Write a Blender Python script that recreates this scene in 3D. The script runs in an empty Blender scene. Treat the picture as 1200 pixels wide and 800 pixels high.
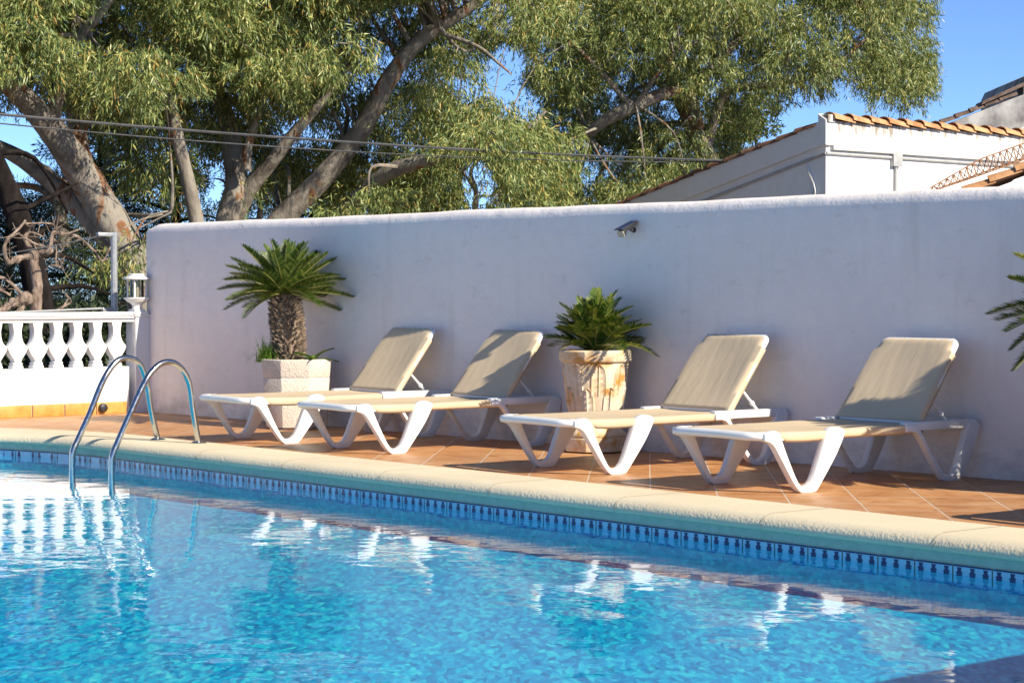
import bpy, bmesh, math, random
import numpy as np
from mathutils import Vector, Matrix
random.seed(7); rng = np.random.default_rng(11)
S = bpy.context.scene; COL = S.collection
R = math.radians; PI = math.pi
# ------------------------------------------------------------------ camera frame (surveyed: wall is the plane y = 0, terrace z = 0)
FPX, HOR, CH = 2500., 342., 1.08
PIT = math.atan((400 - HOR) / FPX); AZ = math.atan(2200 / FPX)
F0 = Vector((-math.cos(AZ), math.sin(AZ), 0)); RT = Vector((math.sin(AZ), math.cos(AZ), 0)); U0 = Vector((0, 0, 1))
FW = F0 * math.cos(PIT) - U0 * math.sin(PIT); UP = U0 * math.cos(PIT) + F0 * math.sin(PIT)
CAM = Vector((16.618, -10.234, CH))
def ray(x, y): return FW * FPX + RT * (x - 600) + UP * (400 - y)
def at(x, y, Z): return CAM + ray(x, y) * (Z / FPX)
def on(x, y, p, n):
    d = ray(x, y); n = Vector(n); return CAM + d * ((Vector(p) - CAM).dot(n) / d.dot(n))
def px_of(P):
    d = P - np.array(CAM); z = d @ np.array(FW)
    return 600 + FPX * (d @ np.array(RT)) / z, 400 - FPX * (d @ np.array(UP)) / z
# ------------------------------------------------------------------ node materials
def new_mat(name):
    m = bpy.data.materials.new(name); m.use_nodes = True
    nt = m.node_tree; b = nt.nodes['Principled BSDF']; return m, nt, b
def N(nt, t, **kw):
    n = nt.nodes.new(t)
    for k, v in kw.items(): setattr(n, k, v)
    return n
def ramp(nt, fac, stops):
    r = N(nt, 'ShaderNodeValToRGB'); e = r.color_ramp.elements
    while len(e) < len(stops): e.new(.5)
    for i, (p, c) in enumerate(stops): e[i].position = p; e[i].color = (*c, 1)
    nt.links.new(fac, r.inputs[0]); return r.outputs[0]
def coords(nt, scale=(1, 1, 1), rot=(0, 0, 0), loc=(0, 0, 0)):
    t = N(nt, 'ShaderNodeTexCoord'); m = N(nt, 'ShaderNodeMapping')
    m.inputs['Scale'].default_value = scale; m.inputs['Rotation'].default_value = rot; m.inputs['Location'].default_value = loc
    nt.links.new(t.outputs['Object'], m.inputs[0]); return m.outputs[0]
def noise(nt, vec, scale, detail=4, rough=.55, dist=0):
    n = N(nt, 'ShaderNodeTexNoise'); n.inputs['Scale'].default_value = scale; n.inputs['Detail'].default_value = detail
    n.inputs['Roughness'].default_value = rough; n.inputs['Distortion'].default_value = dist
    if vec is not None: nt.links.new(vec, n.inputs['Vector'])
    return n
def bump(nt, b, h, strength, dist=.01, prev=None):
    n = N(nt, 'ShaderNodeBump'); n.inputs['Strength'].default_value = strength; n.inputs['Distance'].default_value = dist
    nt.links.new(h, n.inputs['Height'])
    if prev is not None: nt.links.new(prev, n.inputs['Normal'])
    if b is not None: nt.links.new(n.outputs[0], b.inputs['Normal'])
    return n.outputs[0]
def mix(nt, f, a, c, mode='MIX'):
    n = N(nt, 'ShaderNodeMix', data_type='RGBA', blend_type=mode)
    for v, s in ((f, n.inputs[0]), (a, n.inputs[6]), (c, n.inputs[7])):
        if hasattr(v, 'links'): nt.links.new(v, s)
        elif isinstance(v, (int, float)): s.default_value = v
        else: s.default_value = (*v, 1)
    return n.outputs[2]
def math_n(nt, op, a, b=0.):
    n = N(nt, 'ShaderNodeMath', operation=op)
    for v, s in ((a, n.inputs[0]), (b, n.inputs[1])):
        if hasattr(v, 'links'): nt.links.new(v, s)
        else: s.default_value = v
    return n.outputs[0]
def simple(name, c1, c2=None, scale=8., rough=.6, bs=0., bscale=60., bdist=.004, metal=0., stretch=(1, 1, 1), detail=5, spec=.5, lo=.35, hi=.65):
    m, nt, b = new_mat(name); b.inputs['Roughness'].default_value = rough; b.inputs['Metallic'].default_value = metal
    b.inputs['Specular IOR Level'].default_value = spec
    v = coords(nt, stretch)
    n = noise(nt, v, scale, detail)
    nt.links.new(ramp(nt, n.outputs[0], [(lo, c1), (hi, c2 or c1)]), b.inputs['Base Color'])
    if bs:
        n2 = noise(nt, v, bscale, 6, .6); bump(nt, b, n2.outputs[0], bs, bdist)
    return m
M = {}
M['plastic'] = simple('white_resin', (.80, .80, .79), (.74, .73, .70), 5, .35, .05, 90, .001)
M['metal_white'] = simple('white_enamel', (.74, .74, .72), (.62, .61, .58), 9, .4)
M['black'] = simple('black_plastic', (.016, .016, .018), (.03, .03, .03), 20, .45)
M['lens'] = simple('lamp_lens', (.45, .42, .33), (.36, .34, .28), 60, .3)
M['solar'] = simple('solar_cell', (.008, .014, .05), (.014, .028, .09), 3, .4, spec=.25)
M['steel_plain'] = simple('galvanised', (.42, .43, .44), (.33, .34, .35), 30, .45, metal=.5)
M['rust'] = simple('rusty_iron', (.30, .13, .06), (.42, .23, .12), 14, .8)
M['cable'] = simple('cable_grey', (.035, .037, .04), (.07, .07, .075), 4, .6)
M['soil'] = simple('garden_soil', (.14, .10, .065), (.22, .17, .11), 1.2, .95, .6, 9, .08)
M['potsoil'] = simple('potting_soil', (.035, .024, .016), (.07, .05, .035), 30, .95, .6, 50, .02)
M['vine'] = simple('vine_bark', (.12, .08, .06), (.33, .25, .19), 22, .9, 1., 45, .02, stretch=(1, 1, .35))
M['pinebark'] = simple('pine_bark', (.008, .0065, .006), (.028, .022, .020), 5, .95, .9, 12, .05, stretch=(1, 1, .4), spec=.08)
M['conduit'] = simple('grey_conduit', (.45, .45, .44), (.36, .36, .35), 8, .5)
M['stained'] = simple('stained_render', (.46, .45, .45), (.14, .13, .13), 2.6, .9, .3, 30, .01, stretch=(1, 1, .7))
def stucco(name, base, blotch, bs=.35, scale=70., streak=0., dirt=None, splash=0.):
    m, nt, b = new_mat(name); b.inputs['Roughness'].default_value = .9; b.inputs['Specular IOR Level'].default_value = .2
    v = coords(nt); n = noise(nt, v, .9, 5)
    c = ramp(nt, n.outputs[0], [(.35, base), (.68, blotch)])
    n3 = noise(nt, v, 9, 6, .65)
    c = mix(nt, .12, c, ramp(nt, n3.outputs[0], [(.3, (.62, .61, .6)), (.62, (1, 1, 1))]), 'MULTIPLY')
    if streak:
        vs = coords(nt, (2.2, 2.2, .22)); ns = noise(nt, vs, 2.4, 6, .6)
        sp = N(nt, 'ShaderNodeTexCoord'); 
        c = mix(nt, streak, c, ramp(nt, ns.outputs[0], [(.56, (1, 1, 1)), (.75, (.62, .56, .48))]), 'MULTIPLY')
    if splash:    # grey splash stains near the floor, in ragged patches
        sz = N(nt, 'ShaderNodeSeparateXYZ'); nt.links.new(v, sz.inputs[0]); mr = N(nt, 'ShaderNodeMapRange'); mr.inputs[1].default_value = splash; mr.inputs[2].default_value = 0.
        nt.links.new(sz.outputs[2], mr.inputs[0]); nd = noise(nt, coords(nt, (1.4, 1.4, 2.5)), 2.6, 7, .7)
        k = math_n(nt, 'ADD', nd.outputs[0], math_n(nt, 'MULTIPLY', mr.outputs[0], .22))
        c = mix(nt, ramp(nt, k, [(.58, (0, 0, 0)), (.80, (.5,) * 3)]), c, (.42, .36, .32))
    if dirt:      # lichen runs below the tiles
        sz = N(nt, 'ShaderNodeSeparateXYZ'); nt.links.new(v, sz.inputs[0]); mr = N(nt, 'ShaderNodeMapRange'); mr.inputs[1].default_value = dirt[0]; mr.inputs[2].default_value = dirt[1]
        nt.links.new(sz.outputs[2], mr.inputs[0]); nd = noise(nt, coords(nt, (5, 5, 1.6)), 1.6, 6, .7)
        k = math_n(nt, 'ADD', nd.outputs[0], math_n(nt, 'MULTIPLY', mr.outputs[0], .20))
        c = mix(nt, ramp(nt, k, [(.60, (0, 0, 0)), (.76, (.85,) * 3)]), c, (.24, .19, .14))
    nt.links.new(c, b.inputs['Base Color'])
    n2 = noise(nt, v, scale, 5, .6); n4 = noise(nt, v, 6, 3)
    p = bump(nt, None, n4.outputs[0], .35, .03); bump(nt, b, n2.outputs[0], bs, .006, p)
    return m
M['wall'] = stucco('wall_render', (.90, .825, .775), (.84, .775, .73), .5, 60, .22, splash=.28)
M['white'] = stucco('white_masonry', (.78, .775, .76), (.73, .725, .71), .2, 60)
M['house'] = stucco('house_render', (.84, .83, .81), (.79, .78, .76), .3, 24, .12)
M['fascia'] = stucco('weathered_fascia', (.72, .71, .69), (.60, .585, .55), .5, 18, .9, (3.78, 4.12))
def coping_mat():
    m, nt, b = new_mat('coping_stone'); b.inputs['Roughness'].default_value = .85; b.inputs['Specular IOR Level'].default_value = .25
    v = coords(nt); n = noise(nt, v, 1.3, 6)
    c = ramp(nt, n.outputs[0], [(.35, (.74, .645, .46)), (.66, (.67, .58, .41))])
    n3 = noise(nt, v, 40, 4); c = mix(nt, .2, c, ramp(nt, n3.outputs[0], [(.3, (.7, .66, .58)), (.6, (1, 1, 1))]), 'MULTIPLY')
    nt.links.new(c, b.inputs['Base Color'])
    vo = N(nt, 'ShaderNodeTexVoronoi'); vo.inputs['Scale'].default_value = 55; nt.links.new(v, vo.inputs['Vector'])
    n2 = noise(nt, v, 120, 4, .65)
    gn = N(nt, 'ShaderNodeNewGeometry'); sz = N(nt, 'ShaderNodeSeparateXYZ'); nt.links.new(gn.outputs['True Normal'], sz.inputs[0])
    st = ramp(nt, sz.outputs[2], [(.5, (.55,) * 3), (.92, (.06,) * 3)])     # worn smooth on top, rough on the nose
    p = bump(nt, None, vo.outputs[0], .5, .006); p2 = bump(nt, b, n2.outputs[0], .5, .005, p)
    for nd in nt.nodes:
        if nd.type == 'BUMP': nt.links.new(st, nd.inputs['Strength'])
    return m
M['coping'] = coping_mat()
M['joint'] = simple('coping_joint', (.60, .52, .38), (.50, .43, .31), 30, .9)
M['mortar_bounce'] = simple('pool_bounce_mortar', (.36, .44, .37), (.43, .50, .42), 20, .85, .4, 90, .004)  # teal in the colour stands in for light thrown up by the pool
M['grout'] = simple('frieze_grout', (.42, .46, .38), (.34, .40, .36), 30, .8)
M['navy'] = simple('navy_glaze', (.008, .012, .075), (.012, .016, .11), 30, .2)
M['tilewhite'] = simple('white_glaze', (.36, .55, .72), (.30, .49, .66), 12, .15)
def deck_mat():
    m, nt, b = new_mat('terracotta_tile'); b.inputs['Specular IOR Level'].default_value = .4
    T = .357
    v = coords(nt, (1 / T,) * 3, (0, 0, R(45)), (-8.369 / T % 1 , .32, 0))
    # rotate +45 deg: x' = (x - y)/sqrt2 ; grout wherever x' or y' hits an integer
    sx = N(nt, 'ShaderNodeSeparateXYZ'); nt.links.new(v, sx.inputs[0])
    def edge(o):
        f = math_n(nt, 'FRACT', o); return math_n(nt, 'ABSOLUTE', math_n(nt, 'SUBTRACT', f, .5))
    e = math_n(nt, 'MAXIMUM', edge(sx.outputs[0]), edge(sx.outputs[1]))
    g = ramp(nt, e, [(.488, (0, 0, 0)), (.492, (1, 1, 1))])
    sn = N(nt, 'ShaderNodeVectorMath', operation='FLOOR'); nt.links.new(v, sn.inputs[0])
    wn = N(nt, 'ShaderNodeTexWhiteNoise', noise_dimensions='2D'); nt.links.new(sn.outputs[0], wn.inputs['Vector'])
    ad = N(nt, 'ShaderNodeVectorMath', operation='ADD'); nt.links.new(v, ad.inputs[0]); nt.links.new(wn.outputs['Color'], ad.inputs[1])
    n = noise(nt, ad.outputs[0], 2.2, 6, .6, .6)
    c = ramp(nt, n.outputs[0], [(.28, (.40, .175, .06)), (.5, (.55, .265, .10)), (.72, (.63, .37, .18))])
    c = mix(nt, .5, c, ramp(nt, wn.outputs['Value'], [(0, (.68, .62, .56)), (1, (1, 1, 1))]), 'MULTIPLY')
    c = mix(nt, g, c, (.60, .52, .42))
    nt.links.new(c, b.inputs['Base Color'])
    n2 = noise(nt, v, 30, 4); nt.links.new(ramp(nt, n2.outputs[0], [(.3, (.36,) * 3), (.7, (.55,) * 3)]), b.inputs['Roughness'])
    p = bump(nt, None, math_n(nt, 'SUBTRACT', 1., g), .5, .003); bump(nt, b, n.outputs[0], .12, .01, p)
    return m
M['deck'] = deck_mat()
M['skirt'] = simple('orange_skirting_tile', (.50, .20, .035), (.62, .33, .09), 9, .45, .2, 25, .004, lo=.3, hi=.7)
def sling_mat():
    m, nt, b = new_mat('beige_mesh_fabric'); b.inputs['Roughness'].default_value = .75; b.inputs['Specular IOR Level'].default_value = .25
    v = coords(nt); n = noise(nt, v, 3, 4)
    nt.links.new(ramp(nt, n.outputs[0], [(.35, (.64, .51, .345)), (.65, (.58, .46, .305))]), b.inputs['Base Color'])
    w = N(nt, 'ShaderNodeTexWave', bands_direction='X'); w.inputs['Scale'].default_value = 160; nt.links.new(v, w.inputs['Vector'])
    n2 = noise(nt, coords(nt, (9, 2.2, 2.2)), 1.4, 3)
    p = bump(nt, None, n2.outputs[0], .25, .012); bump(nt, b, w.outputs[0], .2, .0006, p)
    return m
M['sling'] = sling_mat()
def steel_mat():
    m, nt, b = new_mat('polished_steel'); b.inputs['Metallic'].default_value = 1; b.inputs['Roughness'].default_value = .16
    n = noise(nt, coords(nt), 25, 3); nt.links.new(ramp(nt, n.outputs[0], [(.3, (.62, .62, .60)), (.7, (.52, .52, .50))]), b.inputs['Base Color'])
    nt.links.new(ramp(nt, n.outputs[0], [(.3, (.12,) * 3), (.7, (.24,) * 3)]), b.inputs['Roughness'])
    return m
M['steel'] = steel_mat()
def granite():
    m, nt, b = new_mat('exposed_aggregate'); b.inputs['Roughness'].default_value = .9
    v = coords(nt); vo = N(nt, 'ShaderNodeTexVoronoi'); vo.inputs['Scale'].default_value = 85; nt.links.new(v, vo.inputs['Vector'])
    c = ramp(nt, vo.outputs['Color'], [(0, (.50, .41, .33)), (.3, (.62, .54, .45)), (1, (.68, .60, .51))])
    n = noise(nt, v, 5, 4); c = mix(nt, .25, c, ramp(nt, n.outputs[0], [(.3, (.65, .58, .5)), (.65, (1, 1, 1))]), 'MULTIPLY')
    nt.links.new(c, b.inputs['Base Color']); bump(nt, b, vo.outputs['Distance'], .5, .006); return m
M['granite'] = granite()
def potmat():
    m, nt, b = new_mat('weathered_pot_stone'); b.inputs['Roughness'].default_value = .85; b.inputs['Specular IOR Level'].default_value = .25
    v = coords(nt); n = noise(nt, v, 5.5, 6, .6, .4)
    c = ramp(nt, n.outputs[0], [(.42, (.74, .63, .48)), (.55, (.68, .52, .34)), (.64, (.58, .30, .08)), (.76, (.36, .16, .04))])
    n2 = noise(nt, v, 38, 5); c = mix(nt, .3, c, ramp(nt, n2.outputs[0], [(.3, (.6, .55, .5)), (.62, (1, 1, 1))]), 'MULTIPLY')
    nt.links.new(c, b.inputs['Base Color']); bump(nt, b, n2.outputs[0], .5, .008); return m
M['pot'] = potmat()
def rooftile(name, a, bcol, dark):
    m, nt, b = new_mat(name); b.inputs['Roughness'].default_value = .85
    g = N(nt, 'ShaderNodeNewGeometry'); c0 = ramp(nt, g.outputs['Random Per Island'], [(0, a), (.5, bcol), (1, a)])
    v = coords(nt); n = noise(nt, v, 5, 6, .65); c = mix(nt, .75, c0, ramp(nt, n.outputs[0], [(.38, dark), (.56, (1, 1, 1))]), 'MULTIPLY')
    nt.links.new(c, b.inputs['Base Color']); bump(nt, b, n.outputs[0], .3, .02); return m
M['tile'] = rooftile('clay_roof_tile', (.50, .25, .11), (.58, .33, .16), (.55, .42, .34))
M['tile_old'] = rooftile('lichen_roof_tile', (.20, .09, .055), (.27, .14, .085), (.35, .28, .25))
M['tile_grey'] = rooftile('sooty_roof_tile', (.13, .08, .065), (.20, .14, .11), (.3, .28, .28))
def bark_mat():
    m, nt, b = new_mat('eucalyptus_bark'); b.inputs['Roughness'].default_value = .85; b.inputs['Specular IOR Level'].default_value = .2
    v = coords(nt, (1, 1, .45)); n = noise(nt, v, 1.9, 6, .62, 1.2)
    c = ramp(nt, n.outputs[0], [(.30, (.10, .08, .065)), (.44, (.20, .175, .145)), (.55, (.29, .26, .215)), (.61, (.22, .105, .05)), (.65, (.18, .09, .045)), (.68, (.25, .21, .17))])
    nt.links.new(c, b.inputs['Base Color']); n2 = noise(nt, v, 11, 6, .65); bump(nt, b, n2.outputs[0], .7, .05); return m
M['bark'] = bark_mat()
def leaf_mat(name, stops, rough=.42, trans=.2):
    m, nt, b = new_mat(name); b.inputs['Roughness'].default_value = rough; b.inputs['Specular IOR Level'].default_value = .4
    g = N(nt, 'ShaderNodeNewGeometry'); c = ramp(nt, g.outputs['Random Per Island'], stops)
    n = noise(nt, coords(nt), .9, 3); c = mix(nt, .5, c, ramp(nt, n.outputs[0], [(.35, (.62, .74, .62)), (.65, (1.0, 1.0, .92))]), 'MULTIPLY')
    nt.links.new(c, b.inputs['Base Color'])
    t = N(nt, 'ShaderNodeBsdfTranslucent'); nt.links.new(mix(nt, 1., c, (1.2, 1.15, .5), 'MULTIPLY'), t.inputs[0])
    ms = N(nt, 'ShaderNodeMixShader'); ms.inputs[0].default_value = trans
    nt.links.new(b.outputs[0], ms.inputs[1]); nt.links.new(t.outputs[0], ms.inputs[2])
    nt.links.new(ms.outputs[0], nt.nodes['Material Output'].inputs[0]); return m
M['gum'] = leaf_mat('gum_leaf', [(0, (.055, .10, .035)), (.35, (.17, .23, .075)), (.72, (.35, .39, .14)), (.92, (.56, .50, .17)), (1, (.50, .27, .08))])
M['gum2'] = leaf_mat('gum_leaf_olive', [(0, (.05, .09, .034)), (.4, (.16, .215, .07)), (.78, (.33, .36, .13)), (1, (.54, .45, .14))])
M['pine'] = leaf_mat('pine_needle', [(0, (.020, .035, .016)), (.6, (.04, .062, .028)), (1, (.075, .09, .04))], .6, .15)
M['shrub'] = leaf_mat('shrub_leaf', [(0, (.05, .09, .02)), (.6, (.12, .16, .035)), (1, (.24, .25, .05))])
M['cycad'] = leaf_mat('cycad_leaflet', [(0, (.04, .085, .012)), (.5, (.10, .155, .022)), (.85, (.19, .23, .04)), (1, (.32, .31, .07))], .38, .2)
M['cyyellow'] = leaf_mat('cycad_leaflet_yellow', [(0, (.16, .19, .02)), (1, (.30, .28, .04))], .4, .3)
M['grass'] = leaf_mat('pot_grass', [(0, (.05, .12, .015)), (1, (.16, .26, .04))], .45, .3)
M['cytrunk'] = simple('cycad_trunk', (.06, .04, .028), (.36, .27, .19), 40, .95, .6, 70, .01, lo=.3, hi=.7)
M['rachis'] = simple('cycad_rachis', (.22, .22, .05), (.30, .27, .08), 10, .5)
def floor_mat(name='pool_mosaic', k=1.25):
    m, nt, b = new_mat(name); b.inputs['Roughness'].default_value = .5
    v = coords(nt, (1, 1, 1), (0, 0, R(-48.6)))
    n = noise(nt, v, 3.2, 3); sub = N(nt, 'ShaderNodeVectorMath', operation='SCALE'); sub.inputs['Scale'].default_value = .12
    nt.links.new(n.outputs['Color'], sub.inputs[0])
    ad = N(nt, 'ShaderNodeVectorMath', operation='ADD'); nt.links.new(v, ad.inputs[0]); nt.links.new(sub.outputs[0], ad.inputs[1])
    mp = N(nt, 'ShaderNodeMapping'); mp.inputs['Scale'].default_value = (46, 13, 46); nt.links.new(ad.outputs[0], mp.inputs[0])
    vo = N(nt, 'ShaderNodeTexVoronoi', distance='CHEBYCHEV'); vo.inputs['Scale'].default_value = 1.; vo.inputs['Randomness'].default_value = .8
    nt.links.new(mp.outputs[0], vo.inputs['Vector'])
    sp = N(nt, 'ShaderNodeSeparateColor'); nt.links.new(vo.outputs['Color'], sp.inputs[0])
    nf = noise(nt, mp.outputs[0], .9, 3, .6)
    fac = math_n(nt, 'ADD', math_n(nt, 'MULTIPLY', sp.outputs[0], .78), math_n(nt, 'MULTIPLY', math_n(nt, 'SUBTRACT', nf.outputs[0], .36), .95))
    c = ramp(nt, fac, [(0, (.001 * k, .135 * k, .32 * k)), (.3, (.001 * k, .235 * k, .46 * k)), (.6, (.002 * k, .34 * k, .55 * k)), (.85, (.02 * k, .49 * k, .61 * k)), (1, (.15 * k, .60 * k, .62 * k))])
    n2 = noise(nt, v, 1.1, 3); c = mix(nt, .35, c, ramp(nt, n2.outputs[0], [(.35, (.75, .82, .9)), (.65, (1, 1, 1))]), 'MULTIPLY')
    nt.links.new(c, b.inputs['Base Color']); return m
M['poolfloor'] = floor_mat()
M['poolwall'] = floor_mat('pool_wall_mosaic', 1.25)
def water_mat():
    m = bpy.data.materials.new('pool_water'); m.use_nodes = True; nt = m.node_tree; nt.nodes.clear()
    out = N(nt, 'ShaderNodeOutputMaterial'); gl = N(nt, 'ShaderNodeBsdfGlossy'); gl.inputs['Roughness'].default_value = .012
    gl.inputs['Color'].default_value = (1, 1, 1, 1)
    tr = N(nt, 'ShaderNodeBsdfTransparent'); tr.inputs['Color'].default_value = (.45, .95, 1, 1)
    fr = N(nt, 'ShaderNodeFresnel'); fr.inputs['IOR'].default_value = 1.333
    gm = N(nt, 'ShaderNodeNewGeometry'); nt.links.new(math_n(nt, 'SUBTRACT', 1.22, math_n(nt, 'MULTIPLY', gm.outputs['Backfacing'], .40)), fr.inputs['IOR'])   # same reflectance seen from either side of the thin surface
    v = coords(nt); n1 = noise(nt, v, 2.1, 2, .5, .3); n2 = noise(nt, v, 9, 2, .5, .2); n3 = noise(nt, v, 30, 2, .5)
    h = math_n(nt, 'ADD', math_n(nt, 'MULTIPLY', n1.outputs[0], 1.), math_n(nt, 'ADD', math_n(nt, 'MULTIPLY', n2.outputs[0], .16), math_n(nt, 'MULTIPLY', n3.outputs[0], .022)))
    bn = bump(nt, None, h, 1., .0052)
    nt.links.new(bn, gl.inputs['Normal']); nt.links.new(bn, fr.inputs['Normal'])
    ms = N(nt, 'ShaderNodeMixShader'); nt.links.new(fr.outputs[0], ms.inputs[0]); nt.links.new(tr.outputs[0], ms.inputs[1]); nt.links.new(gl.outputs[0], ms.inputs[2])
    nt.links.new(ms.outputs[0], out.inputs[0]); return m
M['water'] = water_mat()
def glass_mat():
    m = bpy.data.materials.new('lantern_glass'); m.use_nodes = True; nt = m.node_tree; nt.nodes.clear()
    out = N(nt, 'ShaderNodeOutputMaterial'); gl = N(nt, 'ShaderNodeBsdfGlossy'); gl.inputs['Roughness'].default_value = .05
    tr = N(nt, 'ShaderNodeBsdfTransparent'); tr.inputs['Color'].default_value = (.75, .75, .72, 1)
    fr = N(nt, 'ShaderNodeFresnel'); ms = N(nt, 'ShaderNodeMixShader')
    nt.links.new(fr.outputs[0], ms.inputs[0]); nt.links.new(tr.outputs[0], ms.inputs[1]); nt.links.new(gl.outputs[0], ms.inputs[2]); nt.links.new(ms.outputs[0], out.inputs[0]); return m
M['glass'] = glass_mat()
# ------------------------------------------------------------------ object helpers
def tag(o, label=None, cat=None, group=None, kind=None):
    if label: o['label'] = label
    if cat: o['category'] = cat
    if group: o['group'] = group
    if kind: o['kind'] = kind
    return o
def empty(name, loc=(0, 0, 0), rz=0.):
    o = bpy.data.objects.new(name, None); o.empty_display_size = .2; COL.objects.link(o); o.location = loc; o.rotation_euler = (0, 0, rz); return o
class MB:
    def __init__(s): s.v = []; s.f = []; s.mi = []; s.cur = 0
    def add(s, vs, fs):
        o = len(s.v); s.v += [tuple(p) for p in vs]
        for f in fs: s.f.append([o + i for i in f]); s.mi.append(s.cur)
    def box(s, c, d, rz=0., mat=None):
        x, y, z = d[0] / 2, d[1] / 2, d[2] / 2
        vs = [Vector((a * x, b * y, e * z)) for e in (-1, 1) for a, b in ((-1, -1), (1, -1), (1, 1), (-1, 1))]
        m = Matrix.Rotation(rz, 3, 'Z') if mat is None else mat
        s.add([m @ v + Vector(c) for v in vs], [(3, 2, 1, 0), (4, 5, 6, 7), (0, 1, 5, 4), (1, 2, 6, 5), (2, 3, 7, 6), (3, 0, 4, 7)])
    def prism(s, pts, ax, a, b):
        # polygon pts (2-D) extruded along axis ax from a to b; the plane is the two other axes in order
        n = len(pts)
        def mk(p, t):
            q = [p[0], p[1]]; q.insert(ax, t); return q
        area = sum(pts[i][0] * pts[(i + 1) % n][1] - pts[(i + 1) % n][0] * pts[i][1] for i in range(n))
        P = pts if (area > 0) == (ax != 1) else pts[::-1]
        s.add([mk(p, a) for p in P] + [mk(p, b) for p in P], [list(range(n))[::-1], [n + i for i in range(n)]] + [[i, (i + 1) % n, n + (i + 1) % n, n + i] for i in range(n)])
    def lathe(s, prof, n=24, c=(0, 0, 0), rot=0., cap=True):
        c = Vector(c); vs = []; fs = []
        for r, z in prof:
            for i in range(n):
                t = rot + 2 * PI * i / n; vs.append(c + Vector((r * math.cos(t), r * math.sin(t), z)))
        for k in range(len(prof) - 1):
            for i in range(n): j = (i + 1) % n; fs.append((k * n + i, k * n + j, (k + 1) * n + j, (k + 1) * n + i))
        if cap: fs += [tuple(range(n))[::-1], tuple((len(prof) - 1) * n + i for i in range(n))]
        s.add(vs, fs)
    def tube(s, pts, rad, n=8, wob=0., cap=True, sq=None):
        P = [Vector(p) for p in pts]; k = len(P)
        if not hasattr(rad, '__len__'): rad = [rad] * k
        up = Vector((0, 0, 1)); vs = []; fs = []; prev = None
        for i in range(k):
            t = (P[min(i + 1, k - 1)] - P[max(i - 1, 0)]).normalized()
            if prev is None:
                a = t.cross(up)
                if a.length < .1: a = t.cross(Vector((1, 0, 0)))
            else: a = prev - t * prev.dot(t)
            a.normalize(); b = t.cross(a).normalized(); prev = a
            for j in range(n):
                th = 2 * PI * j / n + (PI / n if sq else 0); w = 1 + wob * random.uniform(-1, 1)
                ra, rb = (sq if sq else (rad[i], rad[i]))
                vs.append(P[i] + (a * math.cos(th) * ra + b * math.sin(th) * rb) * w)
        for i in range(k - 1):
            for j in range(n): q = (j + 1) % n; fs.append((i * n + j, i * n + q, (i + 1) * n + q, (i + 1) * n + j))
        if cap: fs += [tuple(range(n))[::-1], tuple((k - 1) * n + j for j in range(n))]
        s.add(vs, fs)
    def build(s, name, m, parent=None, smooth=35, bevel=0., seg=2, fix=True):
        me = bpy.data.meshes.new(name); me.from_pydata(s.v, [], s.f)
        ms = m if isinstance(m, (list, tuple)) else [m]
        for q in ms: me.materials.append(q)
        if len(ms) > 1: me.polygons.foreach_set('material_index', s.mi)
        if fix or bevel:
            bm = bmesh.new(); bm.from_mesh(me)
            if fix: bmesh.ops.recalc_face_normals(bm, faces=bm.faces)
            if bevel:
                es = [e for e in bm.edges if len(e.link_faces) == 2 and e.calc_face_angle(0) > R(40)]
                bmesh.ops.bevel(bm, geom=es, offset=bevel, segments=seg, affect='EDGES', profile=.5, clamp_overlap=True)
            bm.to_mesh(me); bm.free()
        if smooth: me.shade_smooth(); me.set_sharp_from_angle(angle=R(smooth))
        o = bpy.data.objects.new(name, me); COL.objects.link(o)
        if parent: o.parent = parent
        return o
def spline(P, m=6):
    P = [Vector(p) for p in P]; out = []
    for i in range(len(P) - 1):
        a, b, c, d = P[max(i - 1, 0)], P[i], P[i + 1], P[min(i + 2, len(P) - 1)]
        for k in range(m):
            t = k / m; out.append(.5 * ((2 * b) + (c - a) * t + (2 * a - 5 * b + 4 * c - d) * t * t + (3 * b - a - 3 * c + d) * t ** 3))
    out.append(P[-1]); return out
def quads(name, V, m, parent=None, smooth=False):
    # V: (n,4,3) separate quads
    n = len(V); me = bpy.data.meshes.new(name); me.vertices.add(n * 4); me.vertices.foreach_set('co', np.ascontiguousarray(V, dtype=np.float32).ravel())
    me.loops.add(n * 4); me.loops.foreach_set('vertex_index', np.arange(n * 4, dtype=np.int32)); me.polygons.add(n)
    me.polygons.foreach_set('loop_start', np.arange(0, n * 4, 4, dtype=np.int32)); me.update(calc_edges=True); me.materials.append(m)
    o = bpy.data.objects.new(name, me); COL.objects.link(o)
    if parent: o.parent = parent
    return o
def unit(a): return a / np.maximum(np.linalg.norm(a, axis=-1, keepdims=True), 1e-9)
def leaves(pos, dirn, L, W, k=.4):
    n = len(pos); r = rng.normal(size=(n, 3)); d = unit(dirn); w = unit(np.cross(d, r)); L = L[:, None]; W = W[:, None]
    nrm = np.cross(d, w)
    V = np.empty((n, 4, 3)); V[:, 0] = pos; V[:, 1] = pos + d * L * k + w * W / 2 + nrm * L * .04; V[:, 2] = pos + d * L; V[:, 3] = pos + d * L * k - w * W / 2 + nrm * L * .04
    return V
# ------------------------------------------------------------------ setting: ground, terrace, pool
g = MB(); g.add([(-300, -300, -.55), (300, -300, -.55), (300, 300, -.55), (-300, 300, -.55)], [(0, 1, 2, 3)])
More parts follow.
